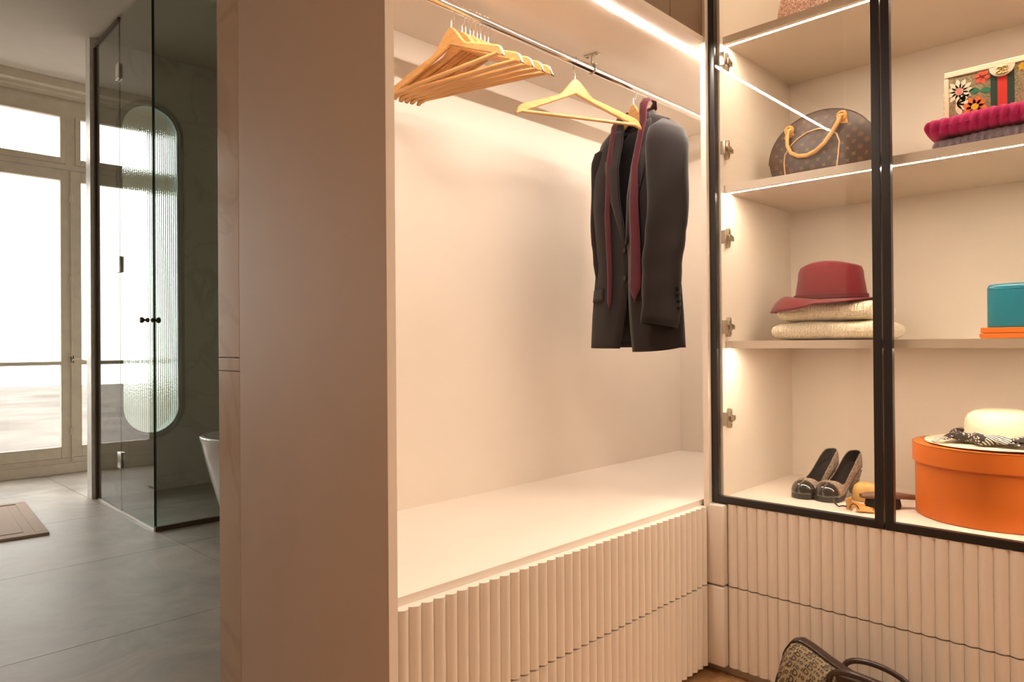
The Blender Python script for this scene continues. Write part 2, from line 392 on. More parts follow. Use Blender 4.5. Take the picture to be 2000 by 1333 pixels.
# walls ----------------------------------------------------------
struct(bx('wall_left', (-1.65, -1.55, 1.80, YW+0.1, -0.1, 3.5), M['wall']))
struct(bx('wall_right', (2.95, 3.05, 1.85, YW+0.1, -0.1, 3.5), M['marbled']))
struct(bx('wall_left', (-1.35, -1.25, -1.75, 1.80, -0.1, 2.8), M['closetwall']))
struct(bx('wall_front', (-1.35, 3.1, -1.75, -1.65, -0.1, 2.8), M['closetwall']))
struct(bx('wall_right', (3.0, 3.1, -1.75, 1.87, -0.1, 2.8), M['closetwall']))
# wall between the dressing room and the bathroom, with its doorway
struct(bx('wall_back', (XP0+0.02, 3.1, 1.755, 1.862, -0.1, 3.5), M['wall']))
struct(bx('wall_back', (-1.65, -0.12, 1.755, 1.862, -0.1, 3.5), M['wall']))
struct(bx('wall_back', (-0.12, XP0+0.02, 1.755, 1.862, 2.45, 3.5), M['wall']))
jamb = setting('trim_1', (XP0, 1.80, 0))
for z0, z1 in ((0.0, 0.985), (0.987, 1.02), (1.022, 2.45)):
    MB().box(XP0, XP0+0.0195, 1.7485, 1.872, z0, z1, b=0.001).build('panel', M['marble'], jamb)
# partition of the shower with its oval opening -------------------
OX, OZ0, OZ1, OR = 1.868, 0.392, 2.845, 0.222
def stadium(cx, z0, z1, r, n=20):
    pts = [(cx+r*cos(a), z1-r+r*sin(a)) for a in [pi*k/n for k in range(n+1)]]
    pts += [(cx+r*cos(a), z0+r+r*sin(a)) for a in [pi+pi*k/n for k in range(n+1)]]
    return pts
XG = 1.462
fy = lambda u, v, h: (u, h, v)
struct(plate_hole([(1.474, 0.0), (2.95, 0.0), (2.95, 3.26), (1.474, 3.26)], stadium(OX, OZ0, OZ1, OR), fy, YO, YO+0.10, M['marbled'], 'wall_partition'))
# shower kerb line / base inside
struct(bx('trim_2', (1.52, 2.95, YO-0.012, YO-0.001, 0.0, 0.10), M['marbled']))

# window wall ------------------------------------------------------
PX = [(-1.05, -0.27), (-0.10, 0.67), (0.83, 1.603), (1.755, 2.56)]
winwall = M['wall']
struct(bx('wall_window', (-1.65, 3.05, YW, YW+0.12, -0.1, 0.10), M['frame']))
struct(bx('wall_window', (-1.65, 3.05, YW, YW+0.12, 3.14, 3.5), M['frame']))
for a, b in ((-1.65, -1.15), (0.72, 0.76), (2.89, 3.05)):
    struct(bx('wall_window', (a, b, YW, YW+0.12, 0.10, 3.14), winwall))
cor = MB()
prof = [(0, 3.135), (0.03, 3.135), (0.035, 3.155), (0.05, 3.165), (0.055, 3.19), (0.085, 3.205), (0.09, 3.30), (0, 3.30)]
cor.prism(prof, -1.55, 2.95, lambda u, v, h: (h, YW-u, v)); struct(cor.build('trim_3', M['frame']))
struct(bx('baseboard_window', (-1.55, 2.95, YW-0.018, YW-0.0005, 0.0, 0.085), M['frame'], b=0.003))
def window(n, x0, xm, x1, panes):
    wn = setting('window_%d' % n, (x0, YW, 0))
    y0, y1 = YW+0.005, YW+0.065
    f = MB()
    f.box(x0, x1, y0, y1, 3.0, 3.14).box(x0, x1, y0, y1, 0.10, 0.125)
    f.box(x0, panes[0][0]-0.03, y0, y1, 0.125, 3.0).box(panes[1][1]+0.03, x1, y0, y1, 0.125, 3.0)
    f.box(x0, x1, y0-0.012, y1, 2.545, 2.585)
    f.box(xm-0.035, xm+0.035, y0, y1, 2.585, 3.0)
    f.build('window_frame', M['frame'], wn)
    for k, (a, b) in enumerate(panes):
        la = a-0.03 if k == 0 else xm+0.003; rb = xm-0.003 if k == 0 else b+0.03
        s = MB(); y0s, y1s = YW-0.004, YW+0.045
        s.box(la, a, y0s, y1s, 0.128, 2.538, b=0.003).box(b, rb, y0s, y1s, 0.128, 2.538, b=0.003)
        s.box(a, b, y0s, y1s, 0.128, 0.222, b=0.003).box(a, b, y0s, y1s, 2.452, 2.538, b=0.003)
        s.box(a, b, y0s+0.006, y1s, 0.905, 0.935)
        so = s.build('sash', M['frame'], wn)
        for z0, z1 in ((0.222, 0.905), (0.935, 2.452)):
            MB().box(a, b, YW+0.02, YW+0.026, z0, z1).build('pane', M['wglass'], so)
        la2 = a-0.03 if k == 0 else xm+0.035; rb2 = xm-0.035 if k == 0 else b+0.03
        t = MB(); t.box(la2, a, y0s, y1s, 2.59, 3.0, b=0.003).box(b, rb2, y0s, y1s, 2.59, 3.0, b=0.003)
        t.box(a, b, y0s, y1s, 2.59, 2.642, b=0.003).box(a, b, y0s, y1s, 2.985, 3.0)
        to = t.build('transom_sash', M['frame'], wn)
        MB().box(a, b, YW+0.02, YW+0.026, 2.642, 2.985).build('pane', M['wglass'], to)
    rod = MB(); rod.tube([(xm, YW-0.016, 0.09), (xm, YW-0.016, 2.53)], 0.0065, 8)
    for z in (0.35, 0.95, 1.62, 2.3): rod.box(xm-0.017, xm+0.017, YW-0.02, YW-0.004, z-0.03, z+0.03, b=0.003)
    ro = rod.build('espagnolette', M['frame'], wn)
    MB().tube([(xm, YW-0.02, 0.945), (xm+0.02, YW-0.045, 0.955), (xm+0.10, YW-0.05, 0.935)], [0.008, 0.008, 0.006], 8).build('handle', M['frame'], ro)
    MB().box(xm-0.014, xm+0.014, YW-0.02, YW-0.012, 0.9, 0.99, b=0.002).build('handle_plate', M['frame'], ro)
    return wn
window(1, 0.76, 1.679, 2.89, PX[2:])
window(2, -1.15, -0.185, 0.72, PX[:2])
gr = struct(bx('ground', (-30, 45, YW+2.0, 70, -2.4, -2.2), M['ground']))

# ================================================================ HANGING UNIT
u = thing('hanging_wardrobe', 'built-in cream wardrobe bay with chrome rail, bench shelf and fluted drawers', 'wardrobe', (XP0, YF, 0))
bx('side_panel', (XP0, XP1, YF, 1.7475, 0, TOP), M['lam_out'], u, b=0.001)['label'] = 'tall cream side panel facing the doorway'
bx('edge_band', (XP0, XP1, YF-0.0012, YF-0.0002, 0, TOP), M['lam'], u)
bx('inner_lining', (XP1-0.0002, XP1+0.0008, YF, YB, 0.549, TOP), M['lam'], u)
bx('back_panel', (XP1, 2.93, YB, YB+0.012, 0.0, TOP), M['lam'], u)
bx('end_panel', (2.915, 2.93, 1.112, YB, 0.0, TOP), M['lam'], u)
bx('return_panel', (2.035, 2.915, 1.112, 1.130, 0.531, TOP), M['lam'], u)
bx('bench_shelf', (XP1, 2.914, 1.14, YB, 0.531, 0.549), M['lacquer'], u, b=0.0008)
MB().prism([(XP1+0.001, YF), (2.034, YF), (2.034, 1.131), (2.914, 1.131), (2.914, YB), (XP1+0.001, YB)], 2.005, 2.023, lambda a, b, h: (a, b, h)).build('top_panel', M['lam'], u)
MB().box(XP1+0.003, 2.912, 1.178, 1.189, 2.0035, 2.0049).build('led_strip', M['led'], u)
for a, b in ((XP1+0.002, 1.842), (1.845, 2.033)):
    bx('upper_door', (a, b, 1.121, 1.139, 2.0235, TOP), M['brown'], u)
bx('carcass', (XP1, 2.035, 1.16, 1.175, 0.09, 0.531), M['lam'], u)
bx('plinth', (XP1, 2.095, 1.155, 1.17, 0.0, 0.036), M['plinth'], u)
PITCH = 0.0318
def flute_mesh(z0, z1, dep=0.0075):
    mb = MB(); n = 10; hw = PITCH/2-0.0002
    ring = [(-hw, 0.004)]+[(-hw+2*hw*k/n, -dep*sin(pi*k/n)**0.85) for k in range(n+1)]+[(hw, 0.004)]
    mb.prism(ring, z0, z1, lambda u_, v_, h: (u_, v_, h))
    me = bpy.data.meshes.new('flute'); me.from_pydata(mb.v, [], mb.f)
    sm = [False]*len(me.polygons)
    for i, p in enumerate(me.polygons):
        if 3 <= i < 2+n+1: sm[i] = True
    me.polygons.foreach_set('use_smooth', sm)
    bm = bmesh.new(); bm.from_mesh(me); bmesh.ops.recalc_face_normals(bm, faces=bm.faces); bm.to_mesh(me); bm.free()
    me.set_sharp_from_angle(angle=radians(50)); me.materials.append(M['lacquer']); return me
FL = {'top': flute_mesh(0.2885, 0.531, 0.0115), 'bot': flute_mesh(0.034, 0.2840, 0.0115), 'high': flute_mesh(0.2885, 0.5435), 'bot_right': flute_mesh(0.034, 0.2840)}
def fluted_drawer(parent, which, org, rz, n, length):
    z0, z1 = {'top': (0.2885, 0.531), 'high': (0.2885, 0.5405), 'bot': (0.034, 0.2840), 'bot_right': (0.034, 0.2840)}[which]
    dr = bpy.data.objects.new('drawer_front', None)
    mb = MB().box(0, length, 0.004, 0.022, z0, z1)
    R = Matrix.Translation(org) @ Matrix.Rotation(rz, 4, 'Z')
    mb.v = [tuple(R @ Vector(v)) for v in mb.v]
    dr = mb.build('drawer_front', M['lacquer'], parent)
    Ri = W[parent].inverted() @ R
    for k in range(n):
        o = bpy.data.objects.new('flute', FL[which]); COL.objects.link(o); o.parent = dr
        p = Ri @ Vector((PITCH*(k+0.5), 0, 0)); o.location = p; o.rotation_euler = (0, 0, rz)
    return dr
nL = 38
for wh in ('top', 'bot'): fluted_drawer(u, wh, (XP1+0.001, 1.125, 0), 0, nL, 1.21)
# rail with brackets
RY, RZ = 1.425, 1.956
rail = MB().tube([(XP1, RY, RZ), (2.914, RY, RZ)], 0.0125, 24).build('hanging_rail', M['chrome'], u)
def bracket(x):
    b = MB(); b.tube([(x+0.0, RY+0.0145*sin(a), RZ+0.0145*-cos(a)) for a in [-2.6+5.2*k/14 for k in range(15)]], 0.0022, 8)
    b.box(x-0.006, x+0.006, RY-0.0155, RY+0.0155, RZ+0.0125, RZ+0.017, b=0.001)
    b.tube([(x, RY, RZ+0.015), (x, RY, 2.001)], 0.0045, 10)
    b.box(x-0.012, x+0.012, RY-0.026, RY+0.026, 2.0005, 2.0048, b=0.001)
    for s in (-1, 1): b.tube([(x, RY+s*0.02, 1.997), (x, RY+s*0.02, 2.001)], 0.005, 8)
    return b.build('rail_bracket', M['nickel'], u)
bracket(1.858)

# ================================================================ GLAZED UNIT
v_ = thing('glazed_cabinet', 'cream display cabinet with black-framed glass doors, lit shelves and fluted drawers', 'cabinet', (2.1, 1.1, 0))
SY = 1.083; XBK = 2.61; YE = -0.62
bx('side_panel', (XR+0.022, XBK, SY, 1.1115, 0.531, TOP), M['lam'], v_)
bx('back_panel', (XBK, XBK+0.012, YE, 1.1115, 0.0, TOP), M['lam'], v_)
bx('end_panel', (XR+0.022, XBK, YE-0.018, YE, 0, TOP), M['lam'], v_)
bx('base_board', (XR+0.022, XBK, YE, SY, 0.541, 0.560), M['lacquer'], v_)
bx('top_board', (XR+0.022, XBK, YE, SY, TOP-0.02, TOP), M['lam'], v_)
for z in (1.033, 1.5315, 2.008):
    s = bx('shelf', (2.098, XBK, YE, SY, z, z+0.0225), M['shelf'], v_, b=0.0008)
    bx('front_edging', (2.0962, 2.0978, YE, SY, z-0.0014, z+0.0225), M['shelf'], s)
    ls = MB().box(2.118, 2.126, YE+0.01, SY-0.004, z-0.0003, z-0.00005).build('led_strip', M['led2'], s)
ls = MB().box(2.118, 2.126, YE+0.01, SY-0.004, TOP-0.022, TOP-0.0202).build('led_strip', M['led2'], v_)
bx('carcass', (2.10, 2.12, YE, 1.06, 0.04, 0.541), M['lam'], v_)
bx('plinth', (2.085, 2.10, YE, 1.154, 0.0, 0.036), M['plinth'], v_)
# corner filler with its flute and the drawers
for z0, z1, fk in ((0.2885, 0.531, 'top'), (0.034, 0.284, 'bot')):
    f = bx('corner_filler', (2.0358, 2.098, 1.0645, 1.1245, z0, 0.541 if fk == 'top' else z1), M['lacquer'], v_, b=0.006)
for wh in ('high', 'bot_right'):
    fluted_drawer(v_, wh, (XR+0.0075, 1.0625, 0), -pi/2, 52, 1.66)
# glass doors
def glass_door(y1, y0):
    x0, x1 = XR, XR+0.020; z0, z1 = 0.5445, TOP-0.003; s = 0.022
    fr = MB(); fr.box(x0, x1, y0, y0+s, z0, z1, b=0.0012).box(x0, x1, y1-s, y1, z0, z1, b=0.0012)
    fr.box(x0, x1, y0+s, y1-s, z0, z0+s, b=0.0012).box(x0, x1, y0+s, y1-s, z1-s, z1, b=0.0012)
    d = fr.build('glass_door', M['black'], v_)
    MB().box(x0+0.004, x0+0.008, y0+s-0.004, y1-s+0.004, z0+s-0.004, z1-s+0.004).build('glass_pane', M['dglass'], d)
    return d
d1 = glass_door(1.1135, 0.6085); d2 = glass_door(0.6050, 0.1000); d3 = glass_door(0.0965, -0.4085)
def hinge_mesh():
    b = MB()
    # mounting plate (vertical oval), arm, screws; local: x along depth, z up, plate lies on y=0 facing -y
    b.prism([(0.008*cos(a)*1.0, 0.031*sin(a)) for a in [2*pi*k/16 for k in range(16)]], -0.0135, 0.0, lambda p, q, h: (p+0.03, h, q))
    b.box(-0.005, 0.060, -0.014, -0.004, -0.0075, 0.0075, b=0.0015)
    b.box(0.016, 0.040, -0.019, -0.012, -0.010, 0.010, b=0.002)
    b.box(-0.010, -0.004, -0.020, -0.004, -0.021, 0.021, b=0.001)
    for z in (-0.022, 0.022): b.tube([(0.03, -0.0150, z), (0.03, -0.0135, z)], 0.0048, 10)
    b.tube([(0.05, -0.0155, 0), (0.05, -0.014, 0)], 0.0045, 10)
    return b
hz = [1.950, 1.668, 1.385, 1.100, 0.808, 2.30]
h0 = None
for z in hz:
    if h0 is None:
        h0 = hinge_mesh().build('hinge', M['nickel'], d1, world=False)
        h0.location = W[d1].inverted() @ Vector((XR+0.022, SY, z))
    else:
        h1 = instance(h0, d1, W[d1].inverted() @ Vector((XR+0.022, SY, z)))

# ================================================================ SHOWER
CT = slope_z(4.9)
sh = thing('shower_enclosure', 'frameless clear glass shower enclosure standing on grey tiles beside the oval window', 'shower enclosure', (XG, 4.25, 0))
def gpanel(name, dims, edges):
    p = MB().box(*dims).build(name, M['sglass'], sh)
    for e in edges: MB().box(*e).build('glass_edge', M['gedge'], p)
    return p
zt1 = slope_z(4.25)-0.006; zt = slope_z(4.25)-0.004
gp1 = gpanel('fixed_panel', (XG-0.004, XG+0.004, 4.905, YO-0.012, 0.012, zt), [(XG-0.004, XG+0.004, 4.9022, 4.9048, 0.012, zt)])
gp2 = gpanel('glass_door', (XG-0.004, XG+0.004, 4.262, 4.898, 0.012, zt), [(XG-0.004, XG+0.004, 4.2590, 4.2618, 0.012, zt)])
gp3 = gpanel('return_panel', (XG+0.006, 2.948, 4.246, 4.254, 0.03, zt), [(XG+0.0, XG+0.0058, 4.246, 4.254, 0.03, zt)])
gp2['label'] = 'hinged glass door with round bronze knob'
bx('wall_profile', (XG-0.012, XG+0.012, YO-0.03, YO-0.001, 0.0, zt), M['bronze'], sh)
bx('bottom_rail', (XG-0.006, XG+0.006, 4.262, YO-0.03, 0.0005, 0.0115), M['alu'], sh)
bx('bottom_rail', (XG-0.004, 2.948, 4.240, 4.260, 0.0005, 0.029), M['bronze'], sh)
bx('top_rail', (XG-0.009, XG+0.009, 4.905, YO-0.03, zt, zt+0.024), M['bronze'], sh)
for z in (2.80, 1.575, 0.335):
    hb = MB(); hb.box(XG-0.017, XG-0.004, 4.868, 4.898, z-0.05, z+0.05, b=0.002).box(XG-0.017, XG-0.004, 4.905, 4.935, z-0.05, z+0.05, b=0.002)
    hb.tube([(XG-0.012, 4.9015, z-0.045), (XG-0.012, 4.9015, z+0.045)], 0.006, 8).box(XG+0.004, XG+0.012, 4.868, 4.935, z-0.05, z+0.05, b=0.002)
    hb.build('hinge', M['chrome'], sh)
kb = MB(); kp = [(0.006, 0.0), (0.013, 0.004), (0.014, 0.012), (0.008, 0.02), (0.007, 0.028), (0.016, 0.034), (0.018, 0.045), (0.012, 0.052)]
for s in (-1, 1):
    kb.loft([[(XG+s*(0.004+z), 4.325+r*cos(2*pi*k/16), 1.205+r*sin(2*pi*k/16)) for k in range(16)] for r, z in kp])
kb.build('knob', M['bronze'], gp2)
sh.rotation_euler = (0, 0, radians(-2.1))
# oval reeded window
ov = thing('oval_window', 'tall oval fixed window of reeded frosted glass set in the shower partition', 'window', (OX, YO, OZ0))
def ringloft(r_in, r_out, y0, y1, mat, name, z0=OZ0, z1=OZ1, R=OR):
    n = 24; prof = [(r_in, y1), (r_in, y0), (r_in+(r_out-r_in)*0.2, y0-0.006), (r_out-0.004, y0-0.006), (r_out, y0), (r_out, y1)]
    rings = []
    for off, y in prof: rings.append([(p, y, q) for p, q in stadium(OX, z0-off, z1+off, R+off, n)])
    rings.append(rings[0])
    return MB().loft(rings, cap=False, smooth=False).build(name, mat, ov)
ringloft(-0.022, 0.012, YO-0.004, YO+0.098, M['alu2'] if 'alu2' in M else plain('pale_window_rim', (0.42, 0.43, 0.40), 0.4), 'rim')
ringloft(-0.034, -0.0225, YO+0.004, YO+0.03, plain('white_inner_bead', (0.62, 0.64, 0.61), 0.4), 'inner_bead')
def reeded():
    mb = MB(); n = 9; wdt = OR-0.0225; pr = 0.0135; r0 = int(2*wdt/pr); 
    r = OR-0.0225
    for k in range(r0):
        x0 = OX-wdt+k*(2*wdt/r0); x1 = x0+2*wdt/r0; xm_ = (x0+x1)/2
        def half(x): return sqrt(max(0.0, r*r-(x-OX)**2))
        pts = []; m = 6
        front = []
        for q in range(m+1):
            x = x0+(x1-x0)*q/m; y = YO+0.016-0.0055*sin(pi*q/m)
            hh = half(x); front.append((x, y, OZ0+0.0225+r-hh, OZ1-0.0225-r+hh))
        vs = []
        for (x, y, za, zb) in front: vs += [(x, y, za), (x, y, zb)]
        o = len(vs)
        for (x, y, za, zb) in front: vs += [(x, YO+0.022, za), (x, YO+0.022, zb)]
        fs = []
        for q in range(m):
            a = q*2; fs.append((a, a+2, a+3, a+1)); b = o+q*2; fs.append((b, b+1, b+3, b+2))
            fs.append((a, b, b+2, a+2)); fs.append((a+1, a+3, b+3, b+1))
        if k == 0: fs.append((0, 1, o+1, o))
        if k == r0-1: fs.append((2*m, o+2*m, o+2*m+1, 2*m+1))
        mb.add(vs, fs, True)
    bmo = mb.build('reeded_pane', M['reed'], ov)
    me = bmo.data; bm = bmesh.new(); bm.from_mesh(me); bmesh.ops.remove_doubles(bm, verts=bm.verts, dist=1e-5); bmesh.ops.recalc_face_normals(bm, faces=bm.faces); bm.to_mesh(me); bm.free()
    return bmo
reeded()

# bath mat
mt = thing('bath_mat', 'taupe towelling bath mat with a raised border lying on the grey bathroom tiles', 'bath mat', (0.72, 5.19, 0.0), radians(-5))
MB().box(-0.36, 0.36, -0.53, 0.53, 0.0005, 0.010, b=0.004).build('mat_body', M['mat'], mt, world=False)
b_ = MB()
for (x0, x1, y0, y1) in ((-0.36, 0.36, -0.53, -0.47), (-0.36, 0.36, 0.47, 0.53), (-0.36, -0.30, -0.47, 0.47), (0.30, 0.36, -0.47, 0.47)):
    b_.box(x0, x1, y0, y1, 0.008, 0.0155, b=0.003)
b_.box(-0.25, 0.25, -0.42, 0.42, 0.008, 0.0135, b=0.003)
b_.build('raised_border', M['mat'], mt, world=False)

# freestanding bathtub (only its end shows past the marble)
tb = thing('bathtub', 'white freestanding oval bathtub half hidden behind the marble door jamb', 'bathtub', (2.05, 3.62, 0))
def oval(a, b, z, n=56, e=2.3):
    out = []
    for k in range(n):
        t = 2*pi*k/n; c, s = cos(t), sin(t)
        out.append((a*abs(c)**(2/e)*(1 if c >= 0 else -1), b*abs(s)**(2/e)*(1 if s >= 0 else -1), z))
    return out
prof = [(0.36, 0.19, 0.002), (0.40, 0.22, 0.004), (0.415, 0.232, 0.02), (0.445, 0.26, 0.12), (0.485, 0.295, 0.25), (0.520, 0.325, 0.38), (0.545, 0.348, 0.48), (0.560, 0.362, 0.55), (0.567, 0.368, 0.572), (0.565, 0.366, 0.580), (0.555, 0.356, 0.584), (0.542, 0.343, 0.582), (0.532, 0.333, 0.57), (0.50, 0.305, 0.42), (0.46, 0.27, 0.25), (0.42, 0.235, 0.16), (0.34, 0.17, 0.13)]
MB().loft([oval(a, b, z) for a, b, z in prof]).build('tub_shell', M['porcelain'], tb, world=False)

# ================================================================ HANGERS
def hanger_parts(parent, mat, bow=0.035, bar=True):
    """local: X across, Y front/back, Z down from the rail centre (z=0)"""
    zc = -0.053     # top of the neck
    up_, lo = [], []
    n = 22
    for k in range(n+1):
        t = k/n; a = 0.222*t
        z = zc - 0.006*(t*8)**2 if t < 0.06 else None
        s = min(1, t/0.30); drop = 0.040*(s*s*(3-2*s)); zt_ = zc-0.002-drop-0.084*t**1.12
        if t > 0.93: zt_ -= 0.022*((t-0.93)/0.07)**2
        up_.append((a, zt_))
        th_ = 0.056-0.022*min(1, t/0.30) - 0.006*t
        lo.append((a, min(zt_-0.003, zc-0.052-0.100*t)))
    notch = []
    mb = MB(); rings = []
    for side in (-1, 1):
        rings = []
        for (a, zt_), (_, zb) in zip(up_, lo):
            yb = -bow*(a/0.222)**1.25
            h = zt_-zb; T = 0.0062
            rings.append([(side*a, yb-T, zb+0.003), (side*a, yb-T, zt_-0.004), (side*a, yb-T*0.5, zt_-0.0005), (side*a, yb+T*0.5, zt_-0.0005), (side*a, yb+T, zt_-0.004), (side*a, yb+T, zb+0.003), (side*a, yb+T*0.5, zb), (side*a, yb-T*0.5, zb)])
        mb.loft(rings, cap=True)
    # trouser notches as little shoulders near the tips
    for side in (-1, 1):
        for aa, zz in ((0.188, 0.0), (0.178, 0.0)):
            pass
    o = mb.build('hanger_arms', mat, parent, world=False)
    if bar:
        e = 0.205; z_ = lo[-2][1]+0.010
        MB().tube([(-e, -bow*0.9, z_), (e, -bow*0.9, z_)], 0.0055, 10).build('trouser_bar', mat, parent, world=False)
    hk = MB(); R = 0.0148; pts = [(0, 0, zc-0.012), (0, 0, zc+0.014), (0, 0.004, zc+0.026), (0, 0.010, zc+0.036)]
    for k in range(15):
        a = -0.9+ (3.55+0.9)*k/14   # goes from front-lower over the top to the back
        pts.append((0, R*cos(a)*1.0, R*sin(a)))
    pts = pts[:2]+[(0, 0.006, -0.040), (0, 0.0125, -0.024)]+[(0, R*cos(a), R*sin(a)) for a in [-0.75+(3.6+0.75)*k/14 for k in range(15)]]
    hk.tube(pts, 0.0017, 8).build('hook', M['chrome'], parent, world=False)
first = [(1.262, 2), (1.300, 9), (1.313, 6), (1.329, 12), (1.342, 9), (1.356, 15), (1.369, 12), (1.385, 17), (1.398, 14)]
proto = None
ordn = ['', 'second', 'third', 'fourth', 'fifth', 'sixth', 'seventh', 'eighth']
for i, (x, th) in enumerate(first):
    lab = ('wooden suit hanger at the front left of the bunch, nearest the side panel' if i == 0 else
           'wooden hanger at the right end of the bunch on the rail' if i == len(first)-1 else
           '%s wooden hanger from the left in the tight bunch on the rail' % ordn[i])
    if proto is None:
        proto = thing('wooden_hanger', lab, 'hanger', (x, RY, RZ), radians(th-90), 'wooden hangers on the chrome rail')
        hanger_parts(proto, M['hanger']); h = proto
    else:
        h = copy_tree(proto); h['label'] = lab
    h.location = (x-0.018, RY, RZ); h.rotation_euler = (0, 0, radians(th-90))
hs = copy_tree(proto); hs['label'] = 'empty wooden hanger hanging alone, turned broadside, left of the dark jacket'
hs.location = (1.768, RY, RZ); hs.rotation_euler = (0, 0, radians(66-90))
JTH = -16
JC = (2.095, RY+0.005)
hj = thing('wooden_hanger', 'wooden hanger inside the shoulders of the charcoal jacket', 'hanger', (JC[0], RY, RZ), radians(JTH-90), 'wooden hangers on the chrome rail')
hanger_parts(hj, M['hanger'], bow=0.012, bar=False)
for c_h in [c for c in COL.objects if c.parent == hj and c.name.startswith('hanger_arms')]: c_h.scale = (0.84, 0.8, 1.05)

# ================================================================ JACKET
ja = thing('suit_jacket', 'charcoal wool suit jacket hanging on a wooden hanger at the right of the rail', 'jacket', (JC[0], RY, 1.03), radians(JTH-90))
def lz(z): return z-1.03
ZB = 1.375
A0 = 0.045
def jw(z):   # half width
    pts = [(1.03, 0.222), (1.15, 0.215), (1.33, 0.198), (1.50, 0.205), (1.62, 0.207), (1.74, 0.20), (1.9, 0.19)]
    for (a, b), (c, d) in zip(pts, pts[1:]):
        if z <= c: return b+(d-b)*(z-a)/(c-a)
    return pts[-1][1]
def jd(z):
    pts = [(1.03, 0.078), (1.33, 0.066), (1.55, 0.078), (1.66, 0.070), (1.74, 0.045), (1.80, 0.028), (1.9, 0.02)]
    for (a, b), (c, d) in zip(pts, pts[1:]):
        if z <= c: return b+(d-b)*(z-a)/(c-a)
    return pts[-1][1]
def ztop(a): 
    a = abs(a); return 1.872-0.085*(a/0.2)**1.2-0.03*max(0, (a-0.17)/0.03)**2
def edges(z):
    if z >= ZB:
        t = min(1, (z-ZB)/0.45); return A0-0.072*t**0.85, A0+0.045*t**0.85
    if z >= 1.29: return A0-0.002, A0+0.002
    t = (1.29-z)/0.26; return A0-0.035*t**2-0.002, A0+0.04*t**2+0.002 if t < 0 else A0+0.03*t**2+0.002
def jpos(phi, z):
    w_, d_ = jw(z), jd(z); s, c = sin(phi), cos(phi)
    a = w_*abs(s)**0.75*(1 if s >= 0 else -1); y = -d_*abs(c)**0.8*(1 if c >= 0 else -1)
    # soft folds
    y += 0.004*sin(a*38+z*6)*(1-min(1, abs(z-1.5)/0.6)); 
    return a, y
def phi_for(a, z):
    w_ = jw(z); q = min(1, abs(a)/w_)**(1/0.75); p = math.asin(q); return p if a >= 0 else -p
def body_surface():
    mb = MB(); NV, NU = 44, 72; rings = []
    for i in range(NV+1):
        vv = i/NV; row = []
        zr = 1.03+vv*0.80
        ef, en = edges(min(zr, 1.82))
        p0 = phi_for(en, min(zr, 1.82)); p1 = 2*pi+phi_for(ef, min(zr, 1.82))
        for k in range(NU+1):
            phi = p0+(p1-p0)*k/NU
            a, y = jpos(phi, zr)
            zt_ = ztop(a); z = 1.035+vv*(zt_-1.035)
            a2, y2 = jpos(phi, z)
            # hem: front corners hang a touch lower
            if vv < 0.15: z -= 0.015*(1-vv/0.15)*max(0, -y/0.08)*(1 if a > A0 else 0.2)
            if vv > 0.93 and abs(a2) > 0.07: y2 *= 1-0.75*((vv-0.93)/0.07)
            row.append((a2 if vv < 0.9 else a2, y2, lz(z)))
        rings.append(row)
    mb.loft(rings, close_u=False, cap=False)
    o = mb.build('jacket_body', M['suit'], ja, world=False); solid(o, 0.004, 0); return o
jb = body_surface()
def sleeve(side):
    mb = MB(); rings = []; n = 28; NV = 26
    for i in range(NV+1):
        t = i/NV
        z = 1.775-0.66*t
        ca = side*((0.192 if side > 0 else 0.150)+0.018*sin(pi*min(1, t*1.3))*1.0+0.002*t); cy = (-0.022-0.036*t) if side > 0 else 0.020
        ry = 0.083-0.010*t; ra = 0.046-0.010*t
        if t < 0.10:
            q = sqrt(max(0.0, 1-((0.10-t)/0.10)**2)); ry *= 0.25+0.75*q; ra *= 0.15+0.85*q; z = 1.765+0.020-0.030*(t/0.10)-0.66*0.0*t + (-0.056*(t/0.1)+0.0)
        row = []
        for k in range(n):
            a = 2*pi*k/n; wr = 0.0025*sin(3*a+t*14)+0.002*sin(t*40+a)*(t > 0.5)
            zz = z
            row.append((ca+side*(ra+wr)*sin(a), cy-(ry+wr)*cos(a), lz(zz-0.02*(t**3)*(1-cos(a))*0.5+0)))
        rings.append(row)
    mb.loft(rings, cap=False)
    o = mb.build('sleeve', M['suit'], ja, world=False); solid(o, 0.003, 0)
    return o
s1 = sleeve(1); s2 = sleeve(-1)
# cuff buttons on the near sleeve
for k in range(4):
    z = 1.165+0.021*k
    MB().tube([(0.226, -0.010-0.002*k, lz(z)), (0.2365, -0.008-0.002*k, lz(z))], 0.0062, 10).build('button', M['lining'], s1, world=False)
MB().tube([(0.2325, 0.001, lz(1.145)), (0.234, 0.0, lz(1.18)), (0.2355, -0.004, lz(1.24))], 0.0012, 6).build('cuff_seam', M['lining'], s1, world=False)
def surf_front(a, z, off=0.004):
    p = phi_for(a, z); _, y = jpos(p, z); return (a, y-off, lz(z))
def strip(rows, mat, name, parent, thick=0.0035):
    mb = MB(); mb.loft(rows, close_u=False, cap=False); o = mb.build(name, mat, parent, world=False); solid(o, thick, 0); return o
def lapel(side):
    rows = []; n = 26
    for i in range(n+1):
        t = i/n; z = ZB+t*0.43
        ef, en = edges(z); e = en if side > 0 else ef
        if t < 0.74: wd = 0.006+0.070*(t/0.74)**0.8
        elif t < 0.78: wd = 0.076-0.045*(t-0.74)/0.04
        else: wd = 0.031+0.022*min(1, (t-0.78)/0.04)-0.015*(t-0.82)/0.18
        row = []
        for k in range(7):
            q = k/6; a = e+side*wd*q
            zz = z + (0.012*q if t < 0.76 else 0.004*q)
            x, y, _ = surf_front(a, z, 0.006+0.006*sin(pi*q)); row.append((x, y, lz(zz)))
        rows.append(row)
    return strip(rows, M['suit2'], 'lapel', ja)
lapel(1); lapel(-1)
